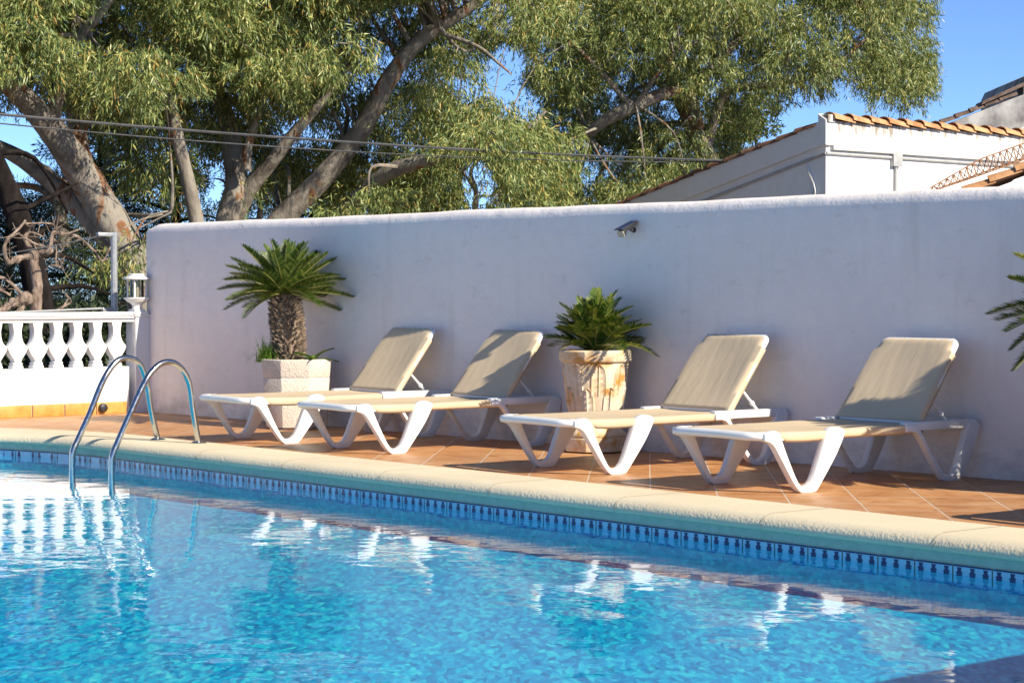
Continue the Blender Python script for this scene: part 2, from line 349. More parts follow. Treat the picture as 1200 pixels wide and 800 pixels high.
# the ground is a sheet with the pool and terrace built above it
WZ, FZ = -.168, -.345
def pool_edge():
    """pool inner wall line: straight north side, round west end"""
    pts = []
    y0 = lambda x: -2.475 - .020 * (x - 6) - .0018 * (x - 6) ** 2 if x > 6 else -2.475 + .045 * (6 - x) * .9
    # surveyed: (4.46,-2.30) (6.8,-2.39) (8.56,-2.42) (10.0,-2.51) (11.24,-2.58)
    line = lambda x: -2.225 - .0415 * (x - 2.9)
    for x in np.linspace(13.3, 2.9, 27): pts.append((float(x), line(x)))
    th0 = math.atan(.0415); Rr = 2.75; c = Vector((2.9 + math.sin(-th0) * Rr, line(2.9) - math.cos(th0) * Rr))
    for a in np.linspace(90 , 180, 22)[1:]:
        t = R(float(a)) - th0 * (180 - a) / 90 * -1; pts.append((c.x + Rr * math.cos(t), c.y + Rr * math.sin(t)))
    x, y = pts[-1]
    pts += [(x, y - 1.5), (x, -9.4), (5, -9.4), (10, -9.4), (13.3, -9.4), (13.3, -7), (13.3, -5)]
    return [Vector((p[0], p[1], 0)) for p in pts]
PE = pool_edge(); NP = len(PE)
def offset(pts, d):
    n = len(pts); out = []
    for i in range(n):
        a, b, c = pts[i - 1], pts[i], pts[(i + 1) % n]
        n1 = Vector(((b - a).y, -(b - a).x, 0)).normalized(); n2 = Vector(((c - b).y, -(c - b).x, 0)).normalized()
        m = (n1 + n2); m.normalize(); k = 1 / max(m.dot(n1), .5); out.append(b + m * d * k)
    return out
_a = sum(PE[i].x * PE[(i + 1) % NP].y - PE[(i + 1) % NP].x * PE[i].y for i in range(NP))
SG = 1 if _a > 0 else -1          # outward offset sign for offset()
def ring(prof, name, m, kind='structure', smooth=50):
    b = MB(); vs = []
    for d, z in prof:
        for p in offset(PE, d * SG): vs.append((p.x, p.y, z))
    fs = [(k * NP + i, k * NP + (i + 1) % NP, (k + 1) * NP + (i + 1) % NP, (k + 1) * NP + i) for k in range(len(prof) - 1) for i in range(NP)]
    b.add(vs, fs); o = b.build(name, m, smooth=smooth); tag(o, kind=kind); return o
ring([(.46, -.05), (.46, .006), (.45, .008), (.048, .008)] + [(.048 - .090 * math.sin(R(a)), .008 - .062 * (1 - math.cos(R(a)))) for a in (12, 24, 36, 48, 60, 72, 82, 90)] + [(-.040, -.062), (-.028, -.070), (0.0, -.073), (.02, -.073)], 'pool_coping', M['coping'])
ring([(.004, -.072), (.004, -.120)], 'pool_rim_mortar', M['mortar_bounce'])
ring([(.004, -.120), (.004, WZ - .03)], 'pool_frieze_bed', M['grout'])
ring([(.006, WZ - .03), (.006, FZ)], 'pool_wall_lining', M['poolwall'])
def filled(name, outer, inner, z, m, kind):
    bm = bmesh.new(); loops = []
    for lp in (outer, inner):
        if not lp: continue
        vs = [bm.verts.new((p[0], p[1], z)) for p in lp]; loops += [bm.edges.new((vs[i], vs[(i + 1) % len(vs)])) for i in range(len(vs))]
    bmesh.ops.triangle_fill(bm, use_beauty=True, edges=loops)
    bmesh.ops.recalc_face_normals(bm, faces=bm.faces)
    if sum(f.normal.z for f in bm.faces) < 0: bmesh.ops.reverse_faces(bm, faces=bm.faces)
    me = bpy.data.meshes.new(name); bm.to_mesh(me); bm.free(); me.materials.append(m)
    o = bpy.data.objects.new(name, me); COL.objects.link(o); tag(o, kind=kind); return o
filled('pool_water', PE, None, WZ, M['water'], 'structure')
filled('pool_floor', offset(PE, .006 * SG), None, FZ, M['poolfloor'], 'structure')
filled('terrace_floor', [(-.06, .05), (22, .05), (22, -14), (-.06, -14)], offset(PE, .44 * SG), 0., M['deck'], 'structure')
filled('garden_ground', [(-300, -300), (300, -300), (300, 300), (-300, 300)], [(-.3, .2), (22.2, .2), (22.2, -14.2), (-.3, -14.2)], -.45, M['soil'], 'structure')
t = MB(); t.add([(-.06, .05, -.5), (-.06, -14, -.5), (-.06, -14, 0), (-.06, .05, 0)], [(0, 1, 2, 3)]); tag(t.build('terrace_edge', M['white']), kind='structure')
# frieze: white glazed tiles with a navy cap line and three navy figures on each, laid along the pool wall
fr = MB(); s = 0.; T = .2175; path = PE[:48]
acc = [0.]
for i in range(len(path) - 1): acc.append(acc[-1] + (path[i + 1] - path[i]).length)
def on_path(s):
    for i in range(len(path) - 1):
        if acc[i + 1] >= s:
            f = (s - acc[i]) / (acc[i + 1] - acc[i]); p = path[i].lerp(path[i + 1], f); d = (path[i + 1] - path[i]).normalized(); return p, d
    return path[-1], (path[-1] - path[-2]).normalized()
def strip(s0, s1, z0, z1, off, mi):
    fr.cur = mi; (a, d), (b, _) = on_path(s0), on_path(s1); n = Vector((-d.y, d.x, 0)) * off
    if n.dot(Vector((8, -6, 0)) - a) < 0: n = -n
    fr.add([(a.x + n.x, a.y + n.y, z0), (b.x + n.x, b.y + n.y, z0), (b.x + n.x, b.y + n.y, z1), (a.x + n.x, a.y + n.y, z1)], [(0, 1, 2, 3)])
FIG = [(-.016, 0), (.016, 0), (.013, .010), (.020, .013), (.013, .018), (.008, .026), (.010, .029), (.014, .037), (-.014, .037), (-.010, .029), (-.008, .026), (-.013, .018), (-.020, .013), (-.013, .010)]
k = 0
while (k + 1) * T < acc[-1]:
    s0 = k * T + .065; z0, z1 = WZ - .03, -.1215
    strip(s0 + .004, s0 + T - .004, z0, -.1285, .002, 0); strip(s0 + .004, s0 + T - .004, -.1285, z1, .003, 1)
    fr.cur = 1
    for j in range(3):
        p, d = on_path(s0 + T * (j + .5) / 3); n = Vector((-d.y, d.x, 0)) * .004
        if n.dot(Vector((8, -6, 0)) - p) < 0: n = -n
        for zb in (WZ - .001,):
            fr.add([(p.x + n.x + d.x * u, p.y + n.y + d.y * u, zb + w) for u, w in FIG], [list(range(len(FIG)))])
    k += 1
tag(fr.build('pool_frieze_tiles', [M['tilewhite'], M['navy']], smooth=0, fix=False), kind='structure')
# ------------------------------------------------------------------ boundary wall
def garden_wall():
    nx, L, th = 120, 16., .24; prof = [(0, -.5), (0, 0), (0, .5), (0, 1.0), (0, 1.45), (0, 1.600), (.006, 1.635), (.024, 1.665), (.05, 1.682), (.09, 1.689), (.15, 1.687), (.20, 1.672), (.235, 1.63), (.24, 1.55), (.24, -.5)]
    b = MB(); vs = []
    for i in range(nx + 1):
        x = L * i / nx
        wob = .003 * math.sin(x * 1.7) + .002 * math.sin(x * 4.3 + 1) + .0015 * math.sin(x * 9.1)
        dr = -.05 * math.exp(-x / .05) if x < .3 else 0
        for y, z in prof:
            k = max(0, (z - 1.3) / .39); vs.append((x + (.0 if x > .001 else .03 * max(0, (z - 1.6) / .09)), y + .003 * math.sin(x * 3.1 + z * 2), z + wob * k + (dr * .6 if z > 1.64 else 0)))
    n = len(prof); fs = [(i * n + k, (i + 1) * n + k, (i + 1) * n + k + 1, i * n + k + 1) for i in range(nx) for k in range(n - 1)]
    fs += [tuple(range(n)), tuple(nx * n + q for q in range(n))[::-1]]
    b.add(vs, fs); o = b.build('garden_wall', M['wall'], smooth=40)
    tag(o, 'long white rendered garden wall with rounded top behind the loungers', 'wall')
garden_wall()
b = MB(); b.box((13.87, -3.95, .51), (.20, 2.1, 1.02)); b.box((13.87, -3.95, 1.035), (.24, 2.14, .03))  # unseen parapet, added to throw the shadow on the pool corner
tag(b.build('parapet_blocker', M['white'], bevel=.008), 'added unseen low white parapet past the right edge that shades the pool corner', 'wall')
cj = MB()
for k in range(9):
    sj = .42 + 1.06 * k; (pa, d), n = on_path(sj), None
    n = Vector((-d.y, d.x, 0))
    if n.dot(Vector((8, -6, 0)) - pa) > 0: n = -n
    pr = [(.455, .0105), (.048, .0105)] + [(.048 - .0925 * math.sin(R(a)), .008 - .0625 * (1 - math.cos(R(a))) + .0025) for a in (12, 24, 36, 48, 60, 72, 82, 90)] + [(-.0415, -.062)]
    vs = []
    for q, z in pr:
        for w_ in (-.004, .004): v = pa + n * q + d * w_; vs.append((v.x, v.y, z))
    cj.add(vs, [(2 * i, 2 * i + 1, 2 * i + 3, 2 * i + 2) for i in range(len(pr) - 1)])
tag(cj.build('pool_coping_joints', M['joint']), kind='structure')
# ------------------------------------------------------------------ balustrade, pillar, lantern, post
bal = empty('balustrade', (0.03, -.2, 0)); tag(bal, 'white balustrade with vase shaped openings on orange tiled plinth', 'balustrade')
b = MB(); b.box((-.075, -3.0, .2), (.15, 6.0, .43)); b.build('plinth', M['white'], bal, bevel=.004)
sk = MB(); y = -.03; tl = .315
cuts = [0., .035]
while y > -6: sk.box((.009, y - tl / 2, .052), (.018, tl - .012, .104)); y -= tl
sk.build('tile_skirting', M['skirt'], bal, bevel=.003)
b = MB(); b.prism([(-.17, .845), (.02, .845), (.02, .862), (.032, .868), (.032, .893), (.02, .902), (-.17, .902), (-.182, .893), (-.182, .868), (-.17, .862)], 1, .045, -6.0); b.build('top_rail', M['white'], bal, bevel=.003)
b = MB(); b.box((-.075, -2.93, .8295), (.14, 6.0, .031)); b.build('upper_beam', M['white'], bal)
# baluster silhouette half-width (y) against z: narrow where the opening is wide
prof = [(.050, .416), (.050, .441), (.040, .447), (.040, .455), (.043, .459), (.043, .466), (.030, .474), (.031, .482), (.038, .500), (.056, .524), (.077, .555), (.090, .582), (.0925, .594), (.088, .606), (.066, .628), (.050, .652), (.040, .685), (.036, .715), (.036, .742), (.040, .765), (.043, .780), (.046, .790), (.048, .815)]
proto = None
for i in range(30):
    yy = -.075 - .1955 * i + .16 - .0
    yy = .2 - .317 - .1955 * i
    if yy < -5.9: break
    if proto is None:
        bb = MB(); P2 = [(w, z) for w, z in prof] + [(-w, z) for w, z in prof[::-1]]
        bb.prism(P2, 0, -.085, .0); proto = bb.build('baluster', M['white'], bal, bevel=.002); o = proto
        proto.location = (-.01, yy, 0)
    else:
        o = proto.copy(); COL.objects.link(o); o.parent = bal; o.location = (-.01, yy, 0)
b = MB(); b.box((-.09, .115, .425), (.17, .19, .87)); b.box((-.09, .115, .868), (.20, .215, .022))
pil = b.build('pillar', M['white'], bevel=.006); pil.location = (.06, -.215 + .05, 0); tag(pil, 'short square white pillar between the balustrade and the wall, carrying the lantern', 'pillar')
pl = MB(); pl.lathe([(.036, 0), (.040, .004), (.040, .03), (.035, .04), (.024, .045), (.001, .046)], 20); o = pl.build('floor_light', M['black']); o.rotation_euler = (0, R(90), 0); o.location = (.05, -.49, .055)
tag(o, 'round black light fitting set low in the orange tile skirting', 'light')
lan = empty('lantern', (.0, -.10, .879)); tag(lan, 'white four post lantern standing on the short white pillar', 'lantern')
b = MB(); b.box((0, 0, .012), (.15, .15, .024)); b.box((0, 0, .035), (.11, .11, .022)); b.lathe([(.045, .046), (.04, .075), (.05, .09), (.07, .105)], 20); b.build('foot', M['metal_white'], lan, bevel=.003)
b = MB(); b.lathe([(.07, .105), (.095, .118), (.1, .128), (.115, .14), (.115, .152), (.06, .152)], 24); b.build('base_plate', M['metal_white'], lan)
for a in range(4):
    b = MB(); t = a * PI / 2 + PI / 4; b.tube([(.082 * math.cos(t), .082 * math.sin(t), .15), (.082 * math.cos(t), .082 * math.sin(t), .315)], .009, 8); b.build('post', M['metal_white'], lan)
b = MB(); b.lathe([(.062, .152), (.062, .31)], 20, cap=False); b.build('glass', M['glass'], lan)
b = MB(); b.lathe([(.02, .153), (.024, .2), (.018, .25), (.004, .26)], 12); b.build('bulb', M['lens'], lan)
b = MB(); b.lathe([(.118, .312), (.122, .318), (.118, .330), (.09, .338), (.075, .345), (.075, .362), (.068, .366), (.001, .366)], 24); b.build('cap', M['metal_white'], lan)
mp = empty('metal_post', on(134, 367, (-.35, 0, 0), (1, 0, 0))); mp.location.z = -.45; tag(mp, 'thin galvanised pole with a short arm behind the balustrade', 'pole')
b = MB(); b.tube([(0, 0, 0), (0, 0, 2.07)], .03, 10); b.build('pole', M['steel_plain'], mp)
b = MB(); b.box((0, -.075, 2.05), (.05, .2, .035)); b.build('arm', M['steel_plain'], mp, bevel=.004)
b = MB(); b.box((0, -.05, 1.37), (.04, .16, .04)); b.build('bracket', M['steel_plain'], mp, bevel=.004)
wv = MB(); p0 = Vector(mp.location) + Vector((0, -.12, 2.04)); wv.tube(spline([p0, p0 + Vector((0, -.45, -.09)), p0 + Vector((0, -1.1, -.2))], 6), .006, 6)
tag(wv.build('trellis_wire', M['cable']), 'thin wire strung from the galvanised pole towards the vine', 'wire')
wv = MB(); p0 = Vector(mp.location) + Vector((0, -.12, 1.38)); wv.tube(spline([p0, p0 + Vector((0, -.9, -.03)), p0 + Vector((0, -2.2, -.07))], 6), .011, 6)
tag(wv.build('trellis_rail', M['steel_plain']), 'low thin rail running just above the balustrade top', 'rail')
# ------------------------------------------------------------------ pool ladder handrails
for nm, pts, lab in (('A', [(3.306, -1.945, .006), (3.307, -2.002, .228), (3.308, -2.037, .414), (3.309, -2.08, .539), (3.311, -2.138, .592), (3.313, -2.21, .608), (3.315, -2.281, .590), (3.317, -2.352, .523), (3.319, -2.423, .413), (3.322, -2.522, .205), (3.325, -2.615, .035), (3.327, -2.650, -.03), (3.328, -2.660, -.10), (3.328, -2.662, -.33)], 'curved steel pool handrail, the one farther left beside the balustrade'),
                     ('B', [(3.800, -1.915, .006), (3.801, -1.964, .247), (3.802, -1.993, .429), (3.804, -2.045, .525), (3.806, -2.110, .576), (3.808, -2.171, .590), (3.810, -2.242, .574), (3.812, -2.320, .512), (3.814, -2.390, .411), (3.818, -2.502, .208), (3.820, -2.593, .035), (3.821, -2.626, -.033), (3.821, -2.636, -.10), (3.821, -2.638, -.33)], 'curved steel pool handrail nearer the white loungers, right of its twin')):
    h = empty('pool_handrail', (pts[0][0], pts[0][1], .008)); tag(h, lab, 'handrail', 'pool ladder handrails')
    o = Vector(h.location); b = MB(); b.tube([p - o for p in spline(pts, 5)], .0215, 16); b.build('tube', M['steel'], h)
    b = MB(); b.lathe([(.058, .0), (.058, .004), (.045, .012), (.024, .016)], 24); b.build('foot_flange', M['steel'], h)
# ------------------------------------------------------------------ sun loungers (local frame: x across, y towards the wall)
def inset_plate(name, poly, x0, x1, parent, inset=.013, depth=.010, even=True):
    bm = bmesh.new(); n = len(poly)
    area = sum(poly[i][0] * poly[(i + 1) % n][1] - poly[(i + 1) % n][0] * poly[i][1] for i in range(n))
    P = poly if area > 0 else poly[::-1]
    A = [bm.verts.new((x0, p[0], p[1])) for p in P]; B = [bm.verts.new((x1, p[0], p[1])) for p in P]
    fa = bm.faces.new(A[::-1]); fb = bm.faces.new(B)
    for i in range(n): j = (i + 1) % n; bm.faces.new((A[i], A[j], B[j], B[i]))
    bmesh.ops.recalc_face_normals(bm, faces=bm.faces)
    es = [e for e in bm.edges if e.calc_face_angle(0) > R(60)]
    bmesh.ops.bevel(bm, geom=es, offset=.006, segments=2, affect='EDGES', profile=.5, clamp_overlap=True)
    bmesh.ops.triangulate(bm, faces=[f for f in bm.faces if len(f.verts) > 4], quad_method='BEAUTY', ngon_method='EAR_CLIP')
    me = bpy.data.meshes.new(name); bm.to_mesh(me); bm.free(); me.materials.append(M['plastic']); me.shade_smooth(); me.set_sharp_from_angle(angle=R(38))
    o = bpy.data.objects.new(name, me); COL.objects.link(o); o.parent = parent; return o
def dense(P, m=4): return [(v.x, v.y) for v in spline([Vector((a, b, 0)) for a, b in P], m)]
def lounger():
    root = empty('sun_lounger')
    XO = .365          # outer face of the side plates
    FRONT = dense([(-1.775, .330), (-1.70, .343), (-1.662, .318), (-1.600, .195), (-1.524, .062), (-1.474, .036), (-1.416, .066), (-1.352, .205), (-1.300, .318), (-1.262, .343), (-1.222, .347), (-1.172, .332), (-1.165, .305), (-1.225, .2), (-1.315, .085), (-1.372, .016), (-1.40, .001), (-1.47, .000), (-1.505, .006), (-1.56, .06), (-1.66, .2), (-1.715, .270), (-1.775, .292)], 3)
    REAR = dense([(-.66, .330), (-.60, .336), (-.545, .30), (-.445, .160), (-.350, .050), (-.30, .032), (-.243, .065), (-.185, .200), (-.145, .300), (-.125, .330), (-.06, .332), (-.038, .300), (-.085, .180), (-.15, .075), (-.195, .015), (-.225, .001), (-.31, .000), (-.345, .006), (-.40, .06), (-.50, .195), (-.575, .283), (-.66, .292)], 3)
    FRONT_IN = [(y_, min(z_, .330)) for y_, z_ in FRONT]
    for sgn in (1, -1):
        a, c = (XO - .046, XO) if sgn > 0 else (-XO + .046, -XO)
        inset_plate('leg', FRONT if sgn > 0 else FRONT_IN, a, c, root, .008, .006, False); inset_plate('leg', REAR, a, c, root, .008, .006, False)
    # foot bar with rounded corners
    b = MB(); xx, cr = XO - .030, .085
    path = [(xx, -1.66, .312), (xx, -1.70, .312)]
    for a in np.linspace(0, 90, 6): path.append((xx - cr + cr * math.cos(R(float(a))), -1.715 - cr * math.sin(R(float(a))), .314))
    path += [(.1, -1.806, .317), (-.1, -1.806, .317)]
    for a in np.linspace(90, 180, 6): path.append((-xx + cr + cr * math.cos(R(float(a))), -1.715 - cr * math.sin(R(float(a))), .314))
    path += [(-xx, -1.70, .312), (-xx, -1.66, .312)]
    b.tube(path, .03, 12, sq=(.033, .024)); b.build('foot_bar', M['plastic'], root, smooth=60)
    # side rails, tail tray and head bar
    b = MB()
    for sx in (1, -1):
        b.box((sx * .318, -1.16, .306), (.050, .98, .040)); b.box((sx * .330, -.36, .322), (.052, .60, .050))
    b.box((0, -.045, .318), (.66, .055, .046)); b.box((0, -.62, .305), (.60, .045, .036)); b.box((0, -1.25, .300), (.60, .04, .03))
    b.build('side_rail', M['plastic'], root, bevel=.008, seg=2)
    b = MB(); b.box((0, -.24, .318), (.58, .34, .012)); b.build('tail_tray', M['plastic'], root, bevel=.004)
    # seat sling wrapped over the rails
    b = MB(); vs = []; ny, cs = 34, []
    for u in np.linspace(-1, 1, 25): cs.append((u * .345, .338 - .010 * (1 - u * u)))
    cs = [(-.338, .282), (-.349, .296), (-.352, .318), (-.350, .331)] + cs[1:-1] + [(.350, .331), (.352, .318), (.349, .296), (.338, .282)]
    for j in range(ny + 1):
        y = -1.735 + (1.735 - .505) * j / ny; t = j / ny
        e = 1 - .03 * (1 - t) ** 6; lift = .012 * math.exp(-((t - .0) / .08) ** 2) * 0
        for x, z in cs:
            drop = 0
            if y < -1.655 and abs(x) > .30: drop = 0
            nar = .285 / .352 if (y < -1.63 and False) else 1
            sag = -.004 * math.sin(PI * t) + .0015 * math.sin(9 * x + 7 * t)
            k = max(0, min(1, (z - .27) / .06))
            low = .012 * (1 - k) * math.sin(PI * min(1, max(0, (y + 1.66) / .45))) ; 
            # between the leg tops the fabric edge hangs a little lower
            vs.append((x * (1 - .14 * max(0, (-1.62 - y) / .115)), y, z + sag * k - low + (.016 if y < -1.62 else 0) * (1 - k)))
    n = len(cs); b.add(vs, [(j * n + i, j * n + i + 1, (j + 1) * n + i + 1, (j + 1) * n + i) for j in range(ny) for i in range(n - 1)])
    o = b.build('seat_sling', M['sling'], root, smooth=60); o.modifiers.new('thick', 'SOLIDIFY').thickness = .004
    # backrest
    bk = empty('backrest'); bk.parent = root; bk.location = (0, -.500, .340)
    ang = math.atan2(.79 - .345, .50 - .145); bk.rotation_euler = (ang, 0, 0); Lb = .578
    b = MB(); w0, w1 = .290, .268; pth = [(w0, 0, 0), (w0 - .004, .30, 0), (w1 + .006, .50, 0)]
    for a in np.linspace(0, 90, 6): pth.append((w1 - .030 + .035 * math.cos(R(float(a))), Lb - .045 + .035 * math.sin(R(float(a))), 0))
    pth += [(-p[0], p[1], p[2]) for p in pth[::-1]]
    b.tube(pth, .02, 10, sq=(.030, .020)); b.tube([(w0, 0, 0), (-w0, 0, 0)], .018, 10)
    b.build('back_frame', M['plastic'], bk, smooth=60)
    b = MB(); vs = []; ny = 24
    for j in range(ny + 1):
        t = j / ny; yv = -.006 + (Lb + .012) * t
        half_w = (w0 + .026 - .022 * t) if yv < .50 else (w0 + .004 - .022 * t) - max(0, (yv - .52)) * .22
        row = []
        for u in np.linspace(-1, 1, 19):
            zz = .0235 - .012 * (1 - u * u) * math.sin(PI * min(1, t * 1.02)) + .0012 * math.sin(21 * u + 5 * t)
            if abs(u) > .9: zz -= .006
            if yv > Lb - .012: zz -= .012
            row.append((u * half_w, yv, zz))
        w = half_w; wrap = .020 if yv < .515 else .004
        row = [(-w - .003, yv, -.018 if yv < .515 else .012), (-w - .005, yv, .004 if yv < .515 else .015)] + row + [(w + .005, yv, .004 if yv < .515 else .015), (w + .003, yv, -.018 if yv < .515 else .012)]
        vs += row
    n = 23; b.add(vs, [(j * n + i, j * n + i + 1, (j + 1) * n + i + 1, (j + 1) * n + i) for j in range(ny) for i in range(n - 1)])
    o = b.build('back_sling', M['sling'], bk, smooth=60); o.modifiers.new('thick', 'SOLIDIFY').thickness = .004
    for sx in (1, -1):
        b = MB(); b.tube([(sx * .255, -.345, .470), (sx * .262, -.215, .338)], .0095, 8); b.tube([(sx * .259, -.266, .390), (sx * .26, -.25, .374)], .016, 8); b.build('strut', M['plastic'], root)
    return root
def copy_tree(o, parent=None):
    c = o.copy(); COL.objects.link(c); c.parent = parent
    for ch in o.children: copy_tree(ch, c)
    return c
L0 = lounger()
SPOTS = [(3.875, .075, -4.2, 'white and beige sun lounger in front of the trunked sago palm, farthest from camera'),
         (5.115, .055, -3.4, 'sun lounger with a feathery leaf shadow across the lower half of its backrest'),
         (7.245, .035, -4.0, 'sun lounger standing in front of the carved stone pot, backrest almost wholly sunlit'),
         (8.735, .005, -3.4, 'sun lounger nearest the camera, its backrest half covered by a big jagged palm shadow'),
         (11.20, -.06, -3.0, 'added unseen sun lounger past the right edge, its pointed shadow falling on tiles')]  # unseen lounger, added for the shadow tip on the terrace
for i, (x, y, rz, lab) in enumerate(SPOTS):
    o = L0 if i == 0 else copy_tree(L0)
    o.location = (x, y, 0); o.rotation_euler = (0, 0, R(rz)); 
    # rotate about the middle of the lounger
    p = Vector((0, -.9, 0)); q = Matrix.Rotation(R(rz), 3, 'Z') @ p; o.location = Vector((x, y, 0)) + p - q
    tag(o, lab, 'sun lounger', 'white sun loungers along the wall')
# ------------------------------------------------------------------ planters
def petals(b, rows, R0, R1, z0, z1, n, rot):
    for (zc, hh, ww, off) in rows:
        for i in range(n):
            th = rot + 2 * PI * (i + off) / n
            f = (zc - z0) / (z1 - z0); ap = (R0 + (R1 - R0) * f) * math.cos(PI / n) if off == .5 else (R0 + (R1 - R0) * f)
            rd = Vector((math.cos(th), math.sin(th), 0)); td = Vector((-math.sin(th), math.cos(th), 0)); sl = (R1 - R0) / (z1 - z0)
            vs = []; m = 13; rowsn = []
            for a in range(m):
                t = a / (m - 1); z = zc - hh / 2 + hh * t; w = ww * (1 if t < .5 else max(.02, 1 - ((t - .5) / .5) ** 2.2) ** .5)
                base = rd * (ap + sl * (z - zc) * 1.0)
                for u in (-1, -.82, -.45, -.07, 0, .07, .45, .82, 1):
                    bulge = {1: -.006, .82: .014, .45: .003, .07: .004, 0: .012}[abs(u)]
                    ridg = .0035 * math.sin(46 * t) if abs(u) in (.45,) else 0
                    lift = -(abs(u) * w) * (math.tan(PI / n) * (1 if off == .0 else 0)) * 1.0
                    p = base + td * (u * w) + rd * (bulge + ridg + lift); vs.append((p.x, p.y, z))
            k = 9; b.add(vs, [(a * k + c, a * k + c + 1, (a + 1) * k + c + 1, (a + 1) * k + c) for a in range(m - 1) for c in range(k - 1)])
pot = empty('carved_pot', (6.165, -.285, 0), R(8)); tag(pot, 'tall carved stone pot with leaf relief and orange stains between two loungers', 'pot')
b = MB(); b.lathe([(.165, .0), (.222, .012), (.226, .095), (.215, .108), (.222, .112), (.218, .130), (.175, .165), (.120, .190), (.10, .205)], 8, rot=PI / 8); b.build('pedestal', M['pot'], pot, bevel=.012, seg=2, smooth=30)
b = MB(); b.lathe([(.10, .20), (.12, .212), (.165, .225), (.185, .26), (.232, .600), (.225, .612), (.19, .60)], 8, rot=PI / 8); petals(b, [(.490, .21, .060, .5), (.345, .19, .050, 0.)], .181, .230, .26, .60, 8, PI / 8)
b.build('bowl', M['pot'], pot, smooth=50, fix=False)
b = MB(); b.lathe([(.225, .603), (.250, .612), (.257, .622), (.257, .680), (.248, .690), (.215, .690), (.205, .660), (.001, .655)], 8, rot=PI / 8, cap=False); b.build('rim', M['pot'], pot, bevel=.006, smooth=30)
b = MB(); b.lathe([(.2, .662), (.1, .672), (.001, .676)], 16, cap=False); b.build('soil', M['potsoil'], pot)
def octo(name, loc, rz, lab, bottom=.255):
    p = empty(name, loc, rz); tag(p, lab, 'planter')
    b = MB(); b.lathe([(bottom, .02), (.283, .40), (.277, .408), (.284, .412), (.294, .545), (.288, .552), (.262, .552), (.25, .50), (.001, .49)], 8, rot=PI / 8, cap=False); b.build('tub', M['granite'], p, bevel=.004, smooth=30)
    b = MB(); b.lathe([(bottom - .03, .0), (bottom - .03, .022)], 8, rot=PI / 8); b.build('base_plinth', M['granite'], p)
    b = MB(); b.lathe([(.262, .512), (.15, .53), (.001, .535)], 16, cap=False); b.build('soil', M['potsoil'], p)
    return p
PLX, PLY = 2.80, -.345
octo('stone_planter', (PLX, PLY, 0), R(6), 'eight sided pebbledash planter under the sago palm with a trunk')
octo('stone_planter', (10.12, -.40, 0), R(3), 'pebbledash planter added unseen past the right edge, its palm fronds reaching into view')  # second planter is unseen, added under the right palm for its shadow
def frond(L, arch, nl=34, ll=.13, seed=0, m='cycad', vee=.5, tip=.25, lw=.010):
    """one frond along +x from the origin, leaflets both sides; returns mesh"""
    r = np.random.default_rng(seed); b = MB()
    def P(t): return np.array([L * t * (1 - .12 * arch * t), .0 + .02 * L * math.sin(t * 2 + seed), L * (.55 * t * arch - arch * .95 * t * t)])
    pts = [P(t) for t in np.linspace(0, 1, 12)]; b.tube(pts, list(np.linspace(.0075, .002, 12)), 5)
    b.cur = 1
    for i in range(nl):
        t = .10 + .9 * (i / (nl - 1)); p = P(t); d = unit(P(min(1, t + .02)) - P(t - .02)); side = np.array([0, 1., 0]); upv = unit(np.cross(d, side)) * -1
        if upv[2] < 0: upv = -upv
        prof = (math.sin(PI * min(1, (t * .80 + .12))) ** .55) * (1 if t < .9 else .9)
        fwd = .30 + .70 * t
        for sgn in (1, -1):
            l = ll * prof * r.uniform(.9, 1.08); dr = unit(d * fwd + side * sgn * 1. + upv * (vee + r.normal() * .06) + r.normal(size=3) * .05)
            w = unit(np.cross(dr, upv)) * lw * .5; droop = np.array([0, 0, -1.]) * l * .10
            b.add([p, p + dr * l * .35 + w, p + dr * l + droop, p + dr * l * .35 - w], [(0, 1, 2, 3)])
    me_o = b.build('frond', [M['rachis'], M[m]], smooth=0, fix=False); return me_o
def place_fronds(root, protos, centre, specs):
    for i, (az, el, sc, roll, pi) in enumerate(specs):
        pr = protos[pi]
        o = pr.copy(); COL.objects.link(o); o.parent = root; o.location = centre
        o.rotation_euler = (Matrix.Rotation(az, 4, 'Z') @ Matrix.Rotation(-el, 4, 'Y') @ Matrix.Rotation(roll, 4, 'X')).to_euler(); o.scale = (sc, sc, sc)
def fr_proto(kinds):
    out = []
    for k in kinds: out.append(frond(**k))
    return out
def drop(protos):
    for o in protos: bpy.data.objects.remove(o, do_unlink=True)
